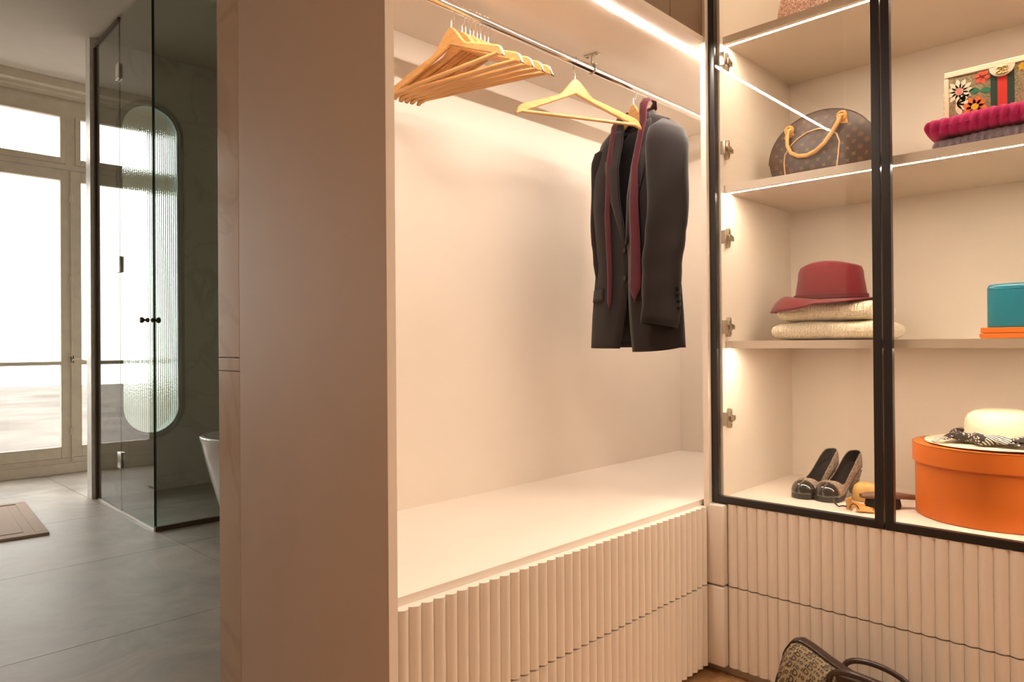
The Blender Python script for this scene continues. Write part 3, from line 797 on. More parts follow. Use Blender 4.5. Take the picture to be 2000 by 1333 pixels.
# collar round the back of the neck
rows = []
for k in range(33):
    t = k/32; ang = -pi*0.60+t*pi*1.20       # 0 = back
    a = A0*0.3+0.074*sin(ang); y = 0.016+0.036*cos(ang)-0.02*(abs(ang)/2)**2
    z = 1.868-0.028*(abs(ang)/1.9)**2
    rows.append([(a, y, lz(z-0.05)), (a*1.02, y+0.006*cos(ang), lz(z-0.02)), (a, y, lz(z)), (a*1.06, y+0.008*cos(ang)-0.002, lz(z-0.012)), (a*1.18, y+0.016*cos(ang)-0.004, lz(z-0.048))])
strip(rows, M['suit2'], 'collar', ja)
# inner back lining seen through the front opening
rows = []
for i in range(12):
    z = 1.06+i*0.068; rows.append([(a_, jd(min(z, 1.8))*0.72*sqrt(max(0.05, 1-(a_/0.2)**2)), lz(z)) for a_ in [-0.16+0.32*k/14 for k in range(15)]])
strip(rows, M['suit'], 'lining', ja, 0.002)
# pocket flaps, buttons
for sd, a0, a1, zc in ((1, 0.085, 0.175, 1.225), (-1, -0.175, -0.085, 1.225)):
    rows = [[surf_front(a0+(a1-a0)*k/8, zc+0.022-0.045*i/4, 0.005+0.002*i/4) for k in range(9)] for i in range(5)]
    strip(rows, M['suit2'], 'pocket_flap', ja, 0.003)
for z in (ZB-0.005, ZB-0.10):
    p = surf_front(A0-0.010, z, 0.004); MB().tube([p, (p[0], p[1]-0.005, p[2])], 0.009, 12).build('button', M['lining'], ja, world=False)

# tie
ti = thing('necktie', 'burgundy silk tie draped over the collar of the charcoal jacket', 'tie', (JC[0], RY, 1.16), radians(JTH-90))
def tz(z): return z-1.16
def ribbon(path, widths, dirs):
    rows = []
    for p, wd, d in zip(path, widths, dirs):
        p = Vector(p); d = Vector(d).normalized()
        rows.append([tuple(p-d*wd/2), tuple(p-d*wd*0.25+Vector((0, -0.0015, 0))), tuple(p+Vector((0, -0.002, 0))), tuple(p+d*wd*0.25+Vector((0, -0.0015, 0))), tuple(p+d*wd/2)])
    return rows
path = []; wd = []; dr = []
# wide end: tip to neck
for t, wv in ((0, 0.001), (0.03, 0.018), (0.075, 0.060), (0.12, 0.060), (0.3, 0.053), (0.5, 0.046), (0.7, 0.036), (0.85, 0.034), (0.95, 0.034), (1.0, 0.036)):
    z = 1.185+t*0.655
    a = 0.105-0.004*t+0.0*t; y = surf_front(min(a, 0.12), min(z, 1.79), 0.016)[1] - (0.004 if t < 0.9 else 0)
    path.append((a, y, tz(z))); wd.append(wv); dr.append((1, 0, 0))
path += [(0.098, -0.034, tz(1.868)), (0.094, -0.016, tz(1.884)), (0.088, 0.010, tz(1.889)), (0.062, 0.046, tz(1.882)), (0.02, 0.064, tz(1.876)), (-0.03, 0.052, tz(1.876)), (-0.060, 0.018, tz(1.878)), (-0.066, -0.012, tz(1.868))]
wd += [0.036, 0.036, 0.034, 0.030, 0.028, 0.028, 0.026, 0.026]
dr += [(1, 0.3, 0), (0.9, 0.4, -0.3), (0.8, 0.5, -0.6), (0.3, 0.3, -1), (0, 0.2, -1), (0, 0.2, -1), (-0.8, 0.5, -0.5), (-1, 0.2, 0)]
for t, wv in ((1.0, 0.026), (0.8, 0.026), (0.5, 0.026), (0.2, 0.026), (0.05, 0.022), (0, 0.001)):
    z = 1.165+t*0.66; a = -0.030-0.022*t
    y = surf_front(a, min(z, 1.79), 0.018)[1]
    path.append((a, y, tz(z))); wd.append(wv); dr.append((-1, 0, 0))
o = MB().loft(ribbon(path, wd, dr), close_u=False, cap=False).build('tie_cloth', M['tie'], ti, world=False); solid(o, 0.003, 0)

# ================================================================ THINGS IN THE GLAZED CABINET
def knit(name, label, cat, loc, size, mat, pitch, amp, e=3.4, group=None, sag=0.0, rz=0.0, cable=False):
    t = thing(name, label, cat, loc, rz, group)
    dx, dy, hz_ = size; ny = int(dy/pitch*(16 if cable else 8)); ny = min(ny, 420); nu = 44
    rings = []
    for j in range(ny+1):
        s = -1+2*j/ny; y = s*dy/2
        r = max(0.001, 1-abs(s)**26)**(1/2.2)
        rb = abs(sin(pi*y/pitch)); rb = rb**0.5 if cable else rb
        row = []
        for k in range(nu):
            a = 2*pi*k/nu; c, sn = cos(a), sin(a)
            px_ = dx/2*abs(c)**(2/e)*(1 if c >= 0 else -1)
            pz = hz_/2*abs(sn)**(2/e)*(1 if sn >= 0 else -1)
            wob = 0.0018*sin(y*31+k*0.4)+0.0022*sin(y*17+1.3)
            if cable: wob += 0.0020*sin(y/pitch*pi*2+pz*90+px_*60)
            px_ = px_*(0.94+0.06*r) + (amp*rb+wob)*c; pz = pz*r+(amp*rb+wob*(0.4 if sn < 0 else 1))*sn*(1 if sn > 0 else 0.15)
            row.append((px_, y, hz_/2+pz*(1.0)-0.0+sag*(1-s*s)*(sn > 0)*(-1)))
        rings.append(row)
    MB().loft(rings).build('folded_body', mat, t, world=False)
    # the fold line between the two layers
    pts = [(-dx/2-amp*0.6-0.0008, -dy/2*0.93+dy*0.93*k/40, hz_*0.47+0.0015*sin(k*0.9)) for k in range(41)]
    MB().tube(pts, 0.0012, 6).build('fold_edge', mat, t, world=False)
    return t
Z3, Z2, Z1, Z0 = 1.0562, 1.5546, 2.0312, 0.5606
knit('folded_sweater', 'cream ribbed wool sweater at the bottom of the pile under the burgundy hat', 'sweater', (2.34, 0.822, Z3), (0.26, 0.325, 0.056), M['cream'], 0.0085, 0.0032, group='cream sweaters under the felt hat')
knit('folded_sweater', 'cream ribbed wool sweater directly beneath the brim of the burgundy hat', 'sweater', (2.345, 0.828, Z3+0.0585), (0.25, 0.282, 0.060), M['cream'], 0.0085, 0.0028, group='cream sweaters under the felt hat')
# fedora
hx, hy, hz0 = 2.335, 0.842, Z3+0.127
fh = thing('felt_hat', 'burgundy felt fedora resting on the folded cream sweaters', 'hat', (hx, hy, hz0), 0)
def brim_z(a, r):   # a: angle, 0 = +y (left in view)
    q = (r-0.095)/0.075
    return 0.012*q + (-0.018*cos(a-pi)**2*(1 if cos(a) < 0 else 1))*0 
rings = []
n = 64
for r in [0.086, 0.098, 0.108, 0.120, 0.135, 0.150, 0.165, 0.176, 0.183]:
    q = max(0, (r-0.098)/0.085); row = []
    for k in range(n):
        a = 2*pi*k/n   # direction (cos a -> x, sin a -> y)
        ca, sa = cos(a), sin(a)
        rx = r*0.90 if r > 0.1 else r*0.90
        z = 0.003*q*abs(sa) if sa <= 0 else sa**0.7*(0.020*sin(pi*min(1, q*0.95))-0.038*q**3.5)
        z += -0.017*q*abs(ca)**1.6
        row.append((rx*ca*(0.95), r*sa*(1.02 if sa > 0 else 1.02-0.14*q*abs(sa)), z))
    rings.append(row)
bo = MB().loft(rings, cap=False).build('brim', M['felt'], fh, world=False); solid(bo, 0.0035, 0)
rings = []
for z, rx, ry in [(0.0, 0.088, 0.110), (0.012, 0.087, 0.109), (0.04, 0.084, 0.105), (0.07, 0.080, 0.100), (0.095, 0.078, 0.098), (0.108, 0.073, 0.093), (0.114, 0.062, 0.083), (0.114, 0.045, 0.068), (0.106, 0.030, 0.052), (0.098, 0.014, 0.035), (0.095, 0.002, 0.01)]:
    row = []
    for k in range(n):
        a = 2*pi*k/n; ca, sa = cos(a), sin(a)
        zz = z
        if z > 0.09: zz += 0.014*(1-(sa)**2)-0.004
        pin = 1-0.10*(z > 0.04)*(z/0.11)*max(0, -ca)*max(0, -ca-0.2)*(0.5+0.5*cos((sa)*5))
        row.append((rx*ca*pin, ry*sa, zz-0.002))
    rings.append(row)
MB().loft(rings).build('crown', M['felt'], fh, world=False)
rings = [[((rx+0.0018)*cos(2*pi*k/n), (ry+0.0018)*sin(2*pi*k/n), z) for k in range(n)] for z, rx, ry in ((0.003, 0.0885, 0.1105), (0.0035, 0.090, 0.112), (0.017, 0.0885, 0.1105), (0.0175, 0.0865, 0.1085))]
MB().loft(rings, cap=False).build('hat_band', M['feltband'], fh, world=False)

# arched monogram handbag ---------------------------------------------------
BX, BY = 2.335, 0.858
hb = thing('monogram_handbag', 'brown monogram canvas handbag with arched top and tan leather handles on the shelf', 'handbag', (BX, BY, Z2), radians(0))
hb_T, hb_B = 0.045, 0.020
def hb_outline(n=64):
    pts = []
    # local y,z ; arch from right-mid over top to left-mid then tapered bottom
    W2, ZM, ZT = 0.166, 0.088, 0.238
    for k in range(41):
        a = pi*k/40; pts.append((-W2*cos(a), ZM+(ZT-ZM)*sin(a)**0.92))
    pts += [(W2*0.985, 0.080), (W2*0.93, 0.045), (0.128, 0.004), (0.120, 0.0)]
    m = 10
    for k in range(1, m): pts.append((0.120-0.240*k/m, 0.0))
    pts += [(-0.120, 0.0), (-0.128, 0.004), (-W2*0.93, 0.045), (-W2*0.985, 0.080)]
    return pts
HO = hb_outline(); HC = (0.0, 0.10)
def hb_R(ang):
    best = None
    dx_, dz_ = cos(ang), sin(ang)
    for (a, b), (c, d) in zip(HO, HO[1:]+HO[:1]):
        x1, y1, x2, y2 = a-HC[0], b-HC[1], c-HC[0], d-HC[1]
        den = dx_*(y2-y1)-dz_*(x2-x1)
        if abs(den) < 1e-12: continue
        t = (x1*(y2-y1)-y1*(x2-x1))/den; s = (x1*dz_-y1*dx_)/den
        if t > 0 and -1e-6 <= s <= 1+1e-6: best = t if best is None else max(best, t)
    return best or 0.1
def hb_front(y, z, off=0.0006):
    dy_, dz_ = y-HC[0], z-HC[1]; r = hypot(dy_, dz_); s = min(1, r/hb_R(atan2(dz_, dy_))) if r > 1e-6 else 0
    taper = 1-0.55*max(0, (z/0.24))    # thinner towards the top
    return (-(hb_T*taper+hb_B*(1-s**3))-off, y, z)
rings = []
for s in (0.02, 0.25, 0.5, 0.7, 0.85, 0.94, 1.0):
    rings.append([hb_front(HC[0]+(y-HC[0])*s, HC[1]+(z-HC[1])*s, 0) for y, z in HO])
back = []
for s in (1.0, 0.94, 0.85, 0.7, 0.5, 0.25, 0.02):
    back.append([(-hb_front(HC[0]+(y-HC[0])*s, HC[1]+(z-HC[1])*s, 0)[0], HC[0]+(y-HC[0])*s, HC[1]+(z-HC[1])*s) for y, z in HO])
MB().loft(rings+back).build('bag_body', M['canvas'], hb, world=False)
MB().tube([(hb_front(y, z, 0)[0]+0.001, y, z) for y, z in HO[:41]], 0.0022, 6, cap=True).build('seam_piping', M['canvas'], hb, world=False)
# inner arch piping (tan)
pth = [(0.098, 0.003)]+[(0.102-0.004*k/3, 0.03+0.03*k) for k in range(4)]
pth = [(0.098, 0.004), (0.104, 0.04), (0.108, 0.08), (0.106, 0.11), (0.090, 0.135), (0.065, 0.155), (0.035, 0.170), (0.0, 0.174), (-0.032, 0.166), (-0.056, 0.146), (-0.066, 0.12), (-0.064, 0.08), (-0.060, 0.04), (-0.064, 0.004)]
fine = []
for (a, b), (c, d) in zip(pth, pth[1:]):
    for q in range(4): fine.append((a+(c-a)*q/4, b+(d-b)*q/4))
fine.append(pth[-1])
MB().tube([hb_front(a, b, 0.0015) for a, b in fine], 0.0024, 8).build('leather_piping', M['tan2'], hb, world=False)
# handle
hp = [(0.094, 0.188), (0.097, 0.165), (0.094, 0.135), (0.080, 0.108), (0.056, 0.093), (0.028, 0.090), (0.0, 0.099), (-0.026, 0.120), (-0.047, 0.150), (-0.062, 0.178), (-0.068, 0.196)]
fine = []
for i_, ((a, b), (c, d)) in enumerate(zip(hp, hp[1:])):
    for q in range(4): fine.append((a+(c-a)*q/4, b+(d-b)*q/4))
fine.append(hp[-1])
hd = MB().tube([(hb_front(a, b, 0.010)[0]-0.004, a, b) for a, b in fine], 0.0062, 12).build('handle', M['tan'], hb, world=False)
for yy, zz in ((0.095, 0.190), (-0.070, 0.202)):
    px_ = hb_front(yy, zz, 0)[0]
    tbm = MB()
    tbm.prism([(yy-0.017, zz-0.026), (yy+0.017, zz-0.026), (yy+0.014, zz-0.010), (yy+0.010, zz+0.014), (yy-0.010, zz+0.014), (yy-0.014, zz-0.010)], px_-0.008, px_-0.001, lambda a, b, h: (h, a, b))
    tbm.tube([(px_-0.010, yy+0.012*cos(2*pi*k/16), zz-0.001+0.012*sin(2*pi*k/16)) for k in range(16)], 0.0045, 8, closed=True)
    tbm.box(px_-0.014, px_-0.006, yy-0.014, yy+0.014, zz-0.006, zz+0.004, b=0.0015)
    tab = tbm.build('handle_tab', M['tan'], hb, world=False)
    MB().tube([(px_-0.016, yy-0.008, zz-0.001), (px_-0.016, yy+0.008, zz-0.001)], 0.0022, 8).build('buckle', M['gold'], tab, world=False)
dc = MB(); L_, V_ = glyph('L', 0.01), glyph('V', 0.01); ST = star_shape(4, 0.2); RG = ring_shape(16, 0.09); DS = disc_shape(10)
row = 0; z = 0.015
while z < 0.235:
    y = -0.16+(0.0175 if row % 2 else 0.0)
    col_ = 0
    while y < 0.165:
        r = hypot(y-HC[0], z-HC[1])
        if r < hb_R(atan2(z-HC[1], y-HC[0]))-0.012:
            k = (col_+row) % 3 if row % 2 else (col_ % 2)+1
            sf = lambda a, b: hb_front(a, b, 0.0006)
            if k == 0:
                decal(dc, L_, y+0.0015, z-0.001, 0.015, 0.15, sf, True); decal(dc, V_, y-0.002, z+0.001, 0.014, 0.0, sf, True)
            elif k == 1: decal(dc, ST, y, z, 0.014, pi/4, sf)
            else: decal(dc, RG, y, z, 0.015, 0, sf); decal(dc, ST, y, z, 0.009, 0, sf)
        y += 0.035; col_ += 1
    z += 0.0195; row += 1
mo = dc.build('monogram_print', M['mono'], hb, world=False, fix=False); mo['kind'] = 'stuff'

# pink and lavender sweaters, floral clutch -----------------------------------
knit('folded_sweater', 'lavender grey cable knit sweater at the bottom of the pile on the upper shelf', 'sweater', (2.295, 0.335, Z2), (0.23, 0.36, 0.047), M['lav'], 0.0185, 0.0048, cable=True, group='knitwear under the floral bag')
knit('folded_sweater', 'bright magenta cable knit sweater beneath the floral clutch bag', 'sweater', (2.295, 0.340, Z2+0.0485), (0.24, 0.385, 0.056), M['pink'], 0.0225, 0.0062, cable=True, group='knitwear under the floral bag')
CZ = Z2+0.0485+0.0585
cl = thing('floral_clutch', 'small boxy floral bag with ivory frame, green and red stripe and gold clasp', 'handbag', (2.27, 0.362, CZ), 0)
CW, CH, CD = 0.133, 0.128, 0.035
MB().box(-CD, CD, -CW+0.004, CW-0.004, 0.0, CH-0.014, b=0.003).build('bag_body', M['fcanvas'], cl, world=False)
cf = MB(); cf.box(-CD-0.003, CD+0.003, -CW, CW, CH-0.016, CH, b=0.0025)
for s in (-1, 1): cf.box(-CD-0.002, CD+0.002, s*CW-0.001 if s < 0 else CW-0.010, s*CW+0.010 if s < 0 else CW+0.001, 0.0, CH-0.017, b=0.002)
cf.build('frame_trim', M['ivory'], cl, world=False)
def cs(a, b, o=0.0): return (-CD-0.0009-o, a, b)
st = MB().box(-CD-0.0016, -CD, -0.026, 0.026, 0.0, CH-0.016).build('stripe_band', M['dgreen'], cl, world=False)
MB().box(-CD-0.0022, -CD-0.0012, -0.0105, 0.0105, 0.0, CH-0.016).build('red_stripe', M['red'], cl, world=False)
cp = MB(); pts = [(0.0285*cos(a), CH-0.0165-0.027*sin(a)) for a in [pi*k/20 for k in range(21)]]
cp.prism(pts, -CD-0.0065, -CD-0.0023, lambda a, b, h: (h, a, b)); clp = cp.build('clasp_flap', M['ivory'], cl, world=False)
# interlocking double letter on the clasp
gg = MB()
for c0, fl_ in ((0.0055, 1), (-0.0055, -1)):
    arc = [(c0+0.0092*cos(a)*fl_, CH-0.027+0.0088*sin(a)) for a in [0.75+ (2*pi-1.25)*k/20 for k in range(21)]]
    arc += [(c0+0.001*fl_, CH-0.0275)]
    gg.tube([(-CD-0.0085, a, b) for a, b in arc], 0.0016, 8)
gg.build('gold_emblem', M['gold'], clp, world=False)
PT, P2, D_ = petal_shape(0.2), petal_shape(0.3), disc_shape(12)
def flower(y, z, r, n, mat, nm, centre=None, shape=None, a0=0.3, part=2*pi, lift=0.0):
    m_ = MB()
    for k in range(n): decal(m_, shape or P2, y, z, r, a0+part*k/n, lambda a, b: cs(max(-CW+0.011, min(CW-0.011, a)), max(0.0, min(CH-0.018, b)), lift))
    o = m_.build(nm, mat, cl, world=False, fix=False)
    if centre:
        m2 = MB(); decal(m2, D_, y, z, r*0.6, 0, lambda a, b: cs(a, b, lift+0.0003)); m2.build('flower_centre', centre, o, world=False, fix=False)
flower(0.098, 0.070, 0.034, 11, M['white'], 'white_flower', M['rose'], PT)
flower(0.105, 0.038, 0.036, 4, M['white'], 'white_petals', None, PT, 2.6, 2.4)
flower(0.045, 0.096, 0.020, 6, M['coral'], 'red_flower', None, lift=0.0002)
flower(0.062, 0.020, 0.030, 8, M['orangef'], 'orange_flower', M['yellow'], lift=0.0002)
flower(0.050, 0.060, 0.026, 2, M['green'], 'green_leaf', None, P2, 0.25, 6.0)
flower(-0.045, 0.100, 0.012, 6, M['yellow'], 'yellow_flower', None)
flower(-0.068, 0.090, 0.024, 5, M['blue'], 'blue_bird', None, PT, 0.1, 1.6)
flower(-0.066, 0.046, 0.024, 8, M['coral'], 'red_flower', None)
flower(-0.100, 0.070, 0.022, 7, M['white'], 'white_flower', M['rose'])
ch = MB()
for k in range(9):
    z = 0.075-k*0.008; o_ = 0.0025 if k % 2 else 0
    ch.tube([(0.0+(0.0035 if k % 2 else 0.001)*cos(a), CW+0.006+(0.001 if k % 2 else 0.0035)*cos(a), z+0.006*sin(a)) for a in [2*pi*q/10 for q in range(10)]], 0.001, 6, closed=True)
ch.build('chain_strap', M['gold'], cl, world=False)

# tweed bag on the top shelf ---------------------------------------------------
tw = thing('tweed_bag', 'pink tweed bag on the top shelf, only its base visible above the shelf edge', 'handbag', (2.36, 0.865, Z1), 0)
MB().loft([[(x*s, y*s2, z) for x, y, _ in oval(0.065, 0.145, 0, 40, 4)] for s, s2, z in ((0.9, 0.97, 0.0), (1, 1, 0.008), (1.02, 1.0, 0.05), (0.9, 0.97, 0.12), (0.7, 0.93, 0.165), (0.6, 0.9, 0.17))]).build('bag_body', M['tweed'], tw, world=False)
MB().tube([(-0.02, -0.07+0.14*k/12, 0.165+0.10*sin(pi*k/12)) for k in range(13)], 0.005, 8).build('handle', M['tweed'], tw, world=False)
sb = MB(); 
for k in range(14): sb.tube([(-0.067, -0.13+0.02*k, 0.012+0.004*(k % 2)), (-0.068, -0.122+0.02*k, 0.03), (-0.067, -0.112+0.02*k, 0.012)], 0.002, 6)
so_ = sb.build('fringe', M['tweed'], tw, world=False); so_['kind'] = 'stuff'

# turquoise box bag on orange case ----------------------------------------------
oc = thing('orange_leather_case', 'flat orange leather case lying under the turquoise box bag', 'case', (2.315, 0.29, Z3), 0)
MB().box(-0.09, 0.09, -0.125, 0.125, 0.0, 0.013, b=0.0015).build('case_base', M['oleather'], oc, world=False)
MB().box(-0.09, 0.09, -0.125, 0.125, 0.0142, 0.0285, b=0.0015).build('case_lid', M['oleather'], oc, world=False)
MB().box(-0.085, 0.085, -0.12, 0.12, 0.0125, 0.0147).build('seam_gap', M['orangeline'], oc, world=False)
MB().tube([(-0.088+0.004*cos(a), 0.1265, 0.008+0.004*sin(a)) for a in [2*pi*k/10 for k in range(10)]], 0.0012, 6, closed=True).build('ring', M['gold'], oc, world=False)
tq = thing('turquoise_box_bag', 'turquoise polished leather box bag standing on the orange case', 'handbag', (2.325, 0.285, Z3+0.0287), 0)
MB().loft([[(x, y*s, z) for x, y, _ in oval(sx, 0.122, 0, 48, 9)] for s, sx, z in ((0.99, 0.083, 0.0), (1, 0.085, 0.002), (1.0, 0.085, 0.096), (1, 0.0845, 0.100))]).build('box_base', M['turq'], tq, world=False)
MB().loft([[(x, y*s, z) for x, y, _ in oval(sx, 0.122, 0, 48, 9)] for s, sx, z in ((1, 0.0845, 0.1008), (0.998, 0.0843, 0.106), (0.985, 0.0815, 0.112), (0.96, 0.078, 0.1155), (0.8, 0.06, 0.118))]).build('box_lid', M['turq'], tq, world=False)
MB().tube([(0, -0.05+0.1*k/12, 0.117+0.012*sin(pi*k/12)) for k in range(13)], 0.003, 8).build('top_handle', M['turq'], tq, world=False)
MB().box(-0.003, 0.003, 0.095, 0.1, 0.117, 0.121, b=0.001).build('handle_stud', M['gold'], tq, world=False)

# hat box and straw hat ----------------------------------------------------------
HBX, HBY, HBR = 2.345, 0.400, 0.200
bxr = thing('hat_box', 'large round orange hat box with a lid on the cabinet floor', 'box', (HBX, HBY, Z0), 0)
MB().lathe([(HBR-0.002, 0.0), (HBR, 0.002), (HBR, 0.168)], n=96).build('box_body', M['orange'], bxr, world=False)
MB().lathe([(HBR+0.0005, 0.148), (HBR+0.0065, 0.149), (HBR+0.0065, 0.1995), (HBR+0.005, 0.201), (0.02, 0.2015)], n=96).build('box_lid', M['orange'], bxr, world=False)
MB().tube([((HBR+0.0060)*cos(2*pi*k/96), (HBR+0.0060)*sin(2*pi*k/96), 0.2005) for k in range(96)], 0.0011, 6, closed=True).build('lid_edge', M['orangeline'], bxr, world=False)
sx_, sy_, sz_ = HBX-0.004, HBY-0.012, Z0+0.2035
sw = thing('straw_hat', 'ivory straw panama hat lying on top of the orange hat box', 'hat', (sx_, sy_, sz_), 0)
rings = []
for r, z in ((0.085, 0.006), (0.10, 0.004), (0.125, 0.002), (0.15, 0.0018), (0.178, 0.003), (0.186, 0.005)):
    rings.append([(r*cos(2*pi*k/72), r*sin(2*pi*k/72)*1.0, z+0.0015*sin(4*pi*k/72)) for k in range(72)])
o = MB().loft(rings, cap=False).build('brim', M['straw'], sw, world=False); solid(o, 0.002, 1)
MB().lathe([(0.088, 0.003), (0.088, 0.02), (0.089, 0.045), (0.087, 0.066), (0.080, 0.080), (0.066, 0.090), (0.045, 0.095), (0.02, 0.096), (0.002, 0.096)], n=64).build('crown', M['straw'], sw, world=False)
sc_ = thing('printed_scarf', 'black and white patterned scarf tied around the crown of the straw hat', 'scarf', (sx_, sy_, sz_+0.005), 0)
rings = []
for j in range(97):
    a = 2*pi*j/96; wob = 0.004*sin(7*a)+0.003*sin(11*a+1)
    row = []
    for k in range(12):
        q = 2*pi*k/12; rr = 0.107+wob+(0.017+0.003*sin(9*a))*cos(q); zz = 0.0165+(0.013+0.003*sin(5*a))*sin(q)+0.002*sin(13*a+q*2)
        row.append((rr*cos(a), rr*sin(a), max(0.0015, zz)))
    rings.append(row)
MB().loft(rings, cap=False).build('scarf_wrap', M['scarf'], sc_, world=False)
def tail(a0, ln, w_, da, zb):
    rows = []; 
    for i in range(15):
        t = i/14; r = 0.115+ln*t; a = a0+da*t; ww = w_*(1-0.75*t)
        zz = zb+0.008*(1-t)*1.2+0.002*sin(t*12)
        c0 = Vector((r*cos(a), r*sin(a), zz)); d = Vector((-sin(a), cos(a), 0))
        rows.append([tuple(c0+d*ww*(q/4-1)*1.0+Vector((0, 0, 0.004*sin(pi*q/8*2)*(1-t)))) for q in range(0, 9)])
    return strip(rows, M['scarf'], 'scarf_tail', sc_, 0.0015)
tail(radians(118), 0.085, 0.028, 0.35, 0.006)
tail(radians(196), 0.030, 0.035, 0.25, 0.006)

# pumps ----------------------------------------------------------------------------
def pump(loc, rz, label):
    t = thing('platform_pump', label, 'shoe', loc, rz, 'pair of high-heeled pumps')
    L = 0.225   # local: x from toe (0) to heel (L); z up
    def sole(u_):   # underside height of the foot-bed
        if u_ < 0.30: return 0.016
        s = (u_-0.30)/0.70; return 0.016+0.078*(s*s*(3-2*s))**0.9
    def wid(u_):
        a = 0.0385*max(0.0, 1-(1-u_/0.20)**2.4)**0.5 if u_ < 0.20 else 0.0385-0.012*min(1, (u_-0.20)/0.35) if u_ < 0.55 else 0.0265+0.001*(u_-0.55)
        if u_ > 0.90: a *= sqrt(max(0.0, 1-((u_-0.90)/0.10)**2))
        return a
    def ht(u_): return 0.012+0.010*min(1, u_/0.05)**0.5+0.024*min(1, u_/0.25)**0.7+(0.010*max(0, (u_-0.5)/0.5))
    def edge(u_):
        if u_ < 0.22: return pi/2
        s = (u_-0.22)/0.78; e = pi/2*(1-0.62*min(1, s/0.16)**0.5); return e+0.25*max(0, (s-0.6)/0.4)
    def pt(u_, ang, side, off=0.0):
        w_ = max(0.0, wid(u_)+off) if 0 < u_ < 1 else 0.0; h = ht(u_)+off
        x = -L*0 + L*u_
        return (x - (0.0 if u_ > 0.02 else 0.0), side*w_*cos(ang)**0.8 if ang < pi/2-1e-6 else 0.0, sole(u_)+h*sin(ang)**0.9)
    us = [0.0, 0.01, 0.025, 0.05, 0.08, 0.12, 0.16, 0.20, 0.22, 0.225, 0.235, 0.25, 0.28, 0.32, 0.40, 0.5, 0.6, 0.7, 0.8, 0.88, 0.92, 0.95, 0.975, 0.99, 1.0]
    def shell(off, mat, name, ulist=us, par=t):
        mb = MB()
        for side in (-1, 1):
            rows = [[pt(u_, edge(u_)*k/8, side, off) for k in range(9)] for u_ in ulist]
            mb.loft(rows, close_u=False, cap=False)
        o = mb.build(name, mat, par, world=False); solid(o, 0.0012, 0); return o
    shell(0.0, M['shoe'], 'upper'); shell(-0.0022, M['insole'], 'lining')
    shell(0.0012, M['patent'], 'toe_cap', [0.0, 0.01, 0.025, 0.05, 0.08, 0.12, 0.15])
    # foot-bed
    rows = [[(L*u_, wid(u_)*0.97*q, sole(u_)+0.004) for q in (-1, -0.5, 0, 0.5, 1)] for u_ in us]
    o = MB().loft(rows, close_u=False, cap=False).build('insole', M['insole'], t, world=False); solid(o, 0.002, 0)
    # platform sole
    mb = MB(); rings = []
    for u_ in us[:15]:
        z1_ = sole(u_)+0.001; z0_ = 0.0 if u_ < 0.34 else sole(u_)-0.006; w_ = wid(u_)*1.01
        rings.append([(L*u_, -w_, z0_+0.001), (L*u_, w_, z0_+0.001), (L*u_, w_, z1_), (L*u_, -w_, z1_)])
    for u_ in us[15:]:
        z1_ = sole(u_)+0.001; w_ = wid(u_); rings.append([(L*u_, -w_, z1_-0.006), (L*u_, w_, z1_-0.006), (L*u_, w_, z1_), (L*u_, -w_, z1_)])
    mb.loft(rings, smooth=False).build('sole', M['blk'], t, world=False)
    # heel
    rings = []
    for q in range(9):
        s = q/8; z = 0.073*(1-s); wv = 0.013*(1-s)**1.2+0.0125; cx_ = L*0.88+0.010*s*(1-s)*-2+0.006*s; dv = 0.021*(1-s)**1.2+0.011
        rings.append([(cx_+dv*x, wv*y, max(0.0006, z)+(0.002 if q == 0 else 0)) for x, y, _ in oval(1, 1, 0, 20, 2.2)])
    MB().loft(rings).build('heel', M['shoe'], t, world=False)
    return t
pump((2.200, 0.897, Z0), radians(-7), 'left-hand beige monogram pump with black patent toe, beside the cabinet wall')
pump((2.205, 0.826, Z0), radians(-7), 'right-hand beige monogram pump with black patent toe, nearer the centre stile')

# clothes brush, tan strap, wooden block ---------------------------------------------
cb = thing('clothes_brush', 'clothes brush with brown wooden handle and black bristles behind the door stile', 'brush', (2.235, 0.675, Z0), radians(-52))
hb2 = MB(); rr = []
for s, w_, zc_, tk in ((0.0, 0.012, 0.036, 0.006), (0.02, 0.022, 0.037, 0.009), (0.07, 0.026, 0.038, 0.010), (0.11, 0.020, 0.037, 0.009), (0.14, 0.011, 0.034, 0.008), (0.18, 0.011, 0.030, 0.008), (0.23, 0.015, 0.026, 0.008), (0.25, 0.010, 0.024, 0.006)):
    rr.append([(s-0.05, y*w_, zc_+x*tk) for x, y, _ in oval(1, 1, 0, 18, 2.4)])
hb2.loft(rr).build('brush_handle', M['brushwood'], cb, world=False)
MB().loft([[(x*sx+0.012, y, z) for x, y, _ in oval(0.048, 0.021*sx, 0, 28, 2.6)] for sx, z in ((1.0, 0.0005), (1.05, 0.01), (0.96, 0.031))]).build('bristles', M['bristle'], cb, world=False)
ts = thing('tan_leather_tie', 'small tan leather piece with dark knotted cords in front of the brush', 'leather accessory', (2.165, 0.708, Z0), radians(20))
rows = []
for i in range(15):
    t = i/14; a = -0.2+2.6*t; cx_, cy_ = 0.030*cos(a), 0.040*sin(a)-0.01
    hgt = 0.012+0.030*t**1.2
    rows.append([(cx_*(1+0.1*q), cy_*(1+0.12*q), 0.002+hgt*q+0.002*sin(t*9+q*4)) for q in [k/6 for k in range(7)]])
strip(rows, M['tan'], 'leather_strap', ts, 0.003)
strip([[(-0.030+0.06*k/8, -0.040+0.045*i/6, 0.004+0.008*sin(pi*i/6)*sin(pi*k/8)) for k in range(9)] for i in range(7)], M['tan'], 'leather_flap', ts, 0.003)
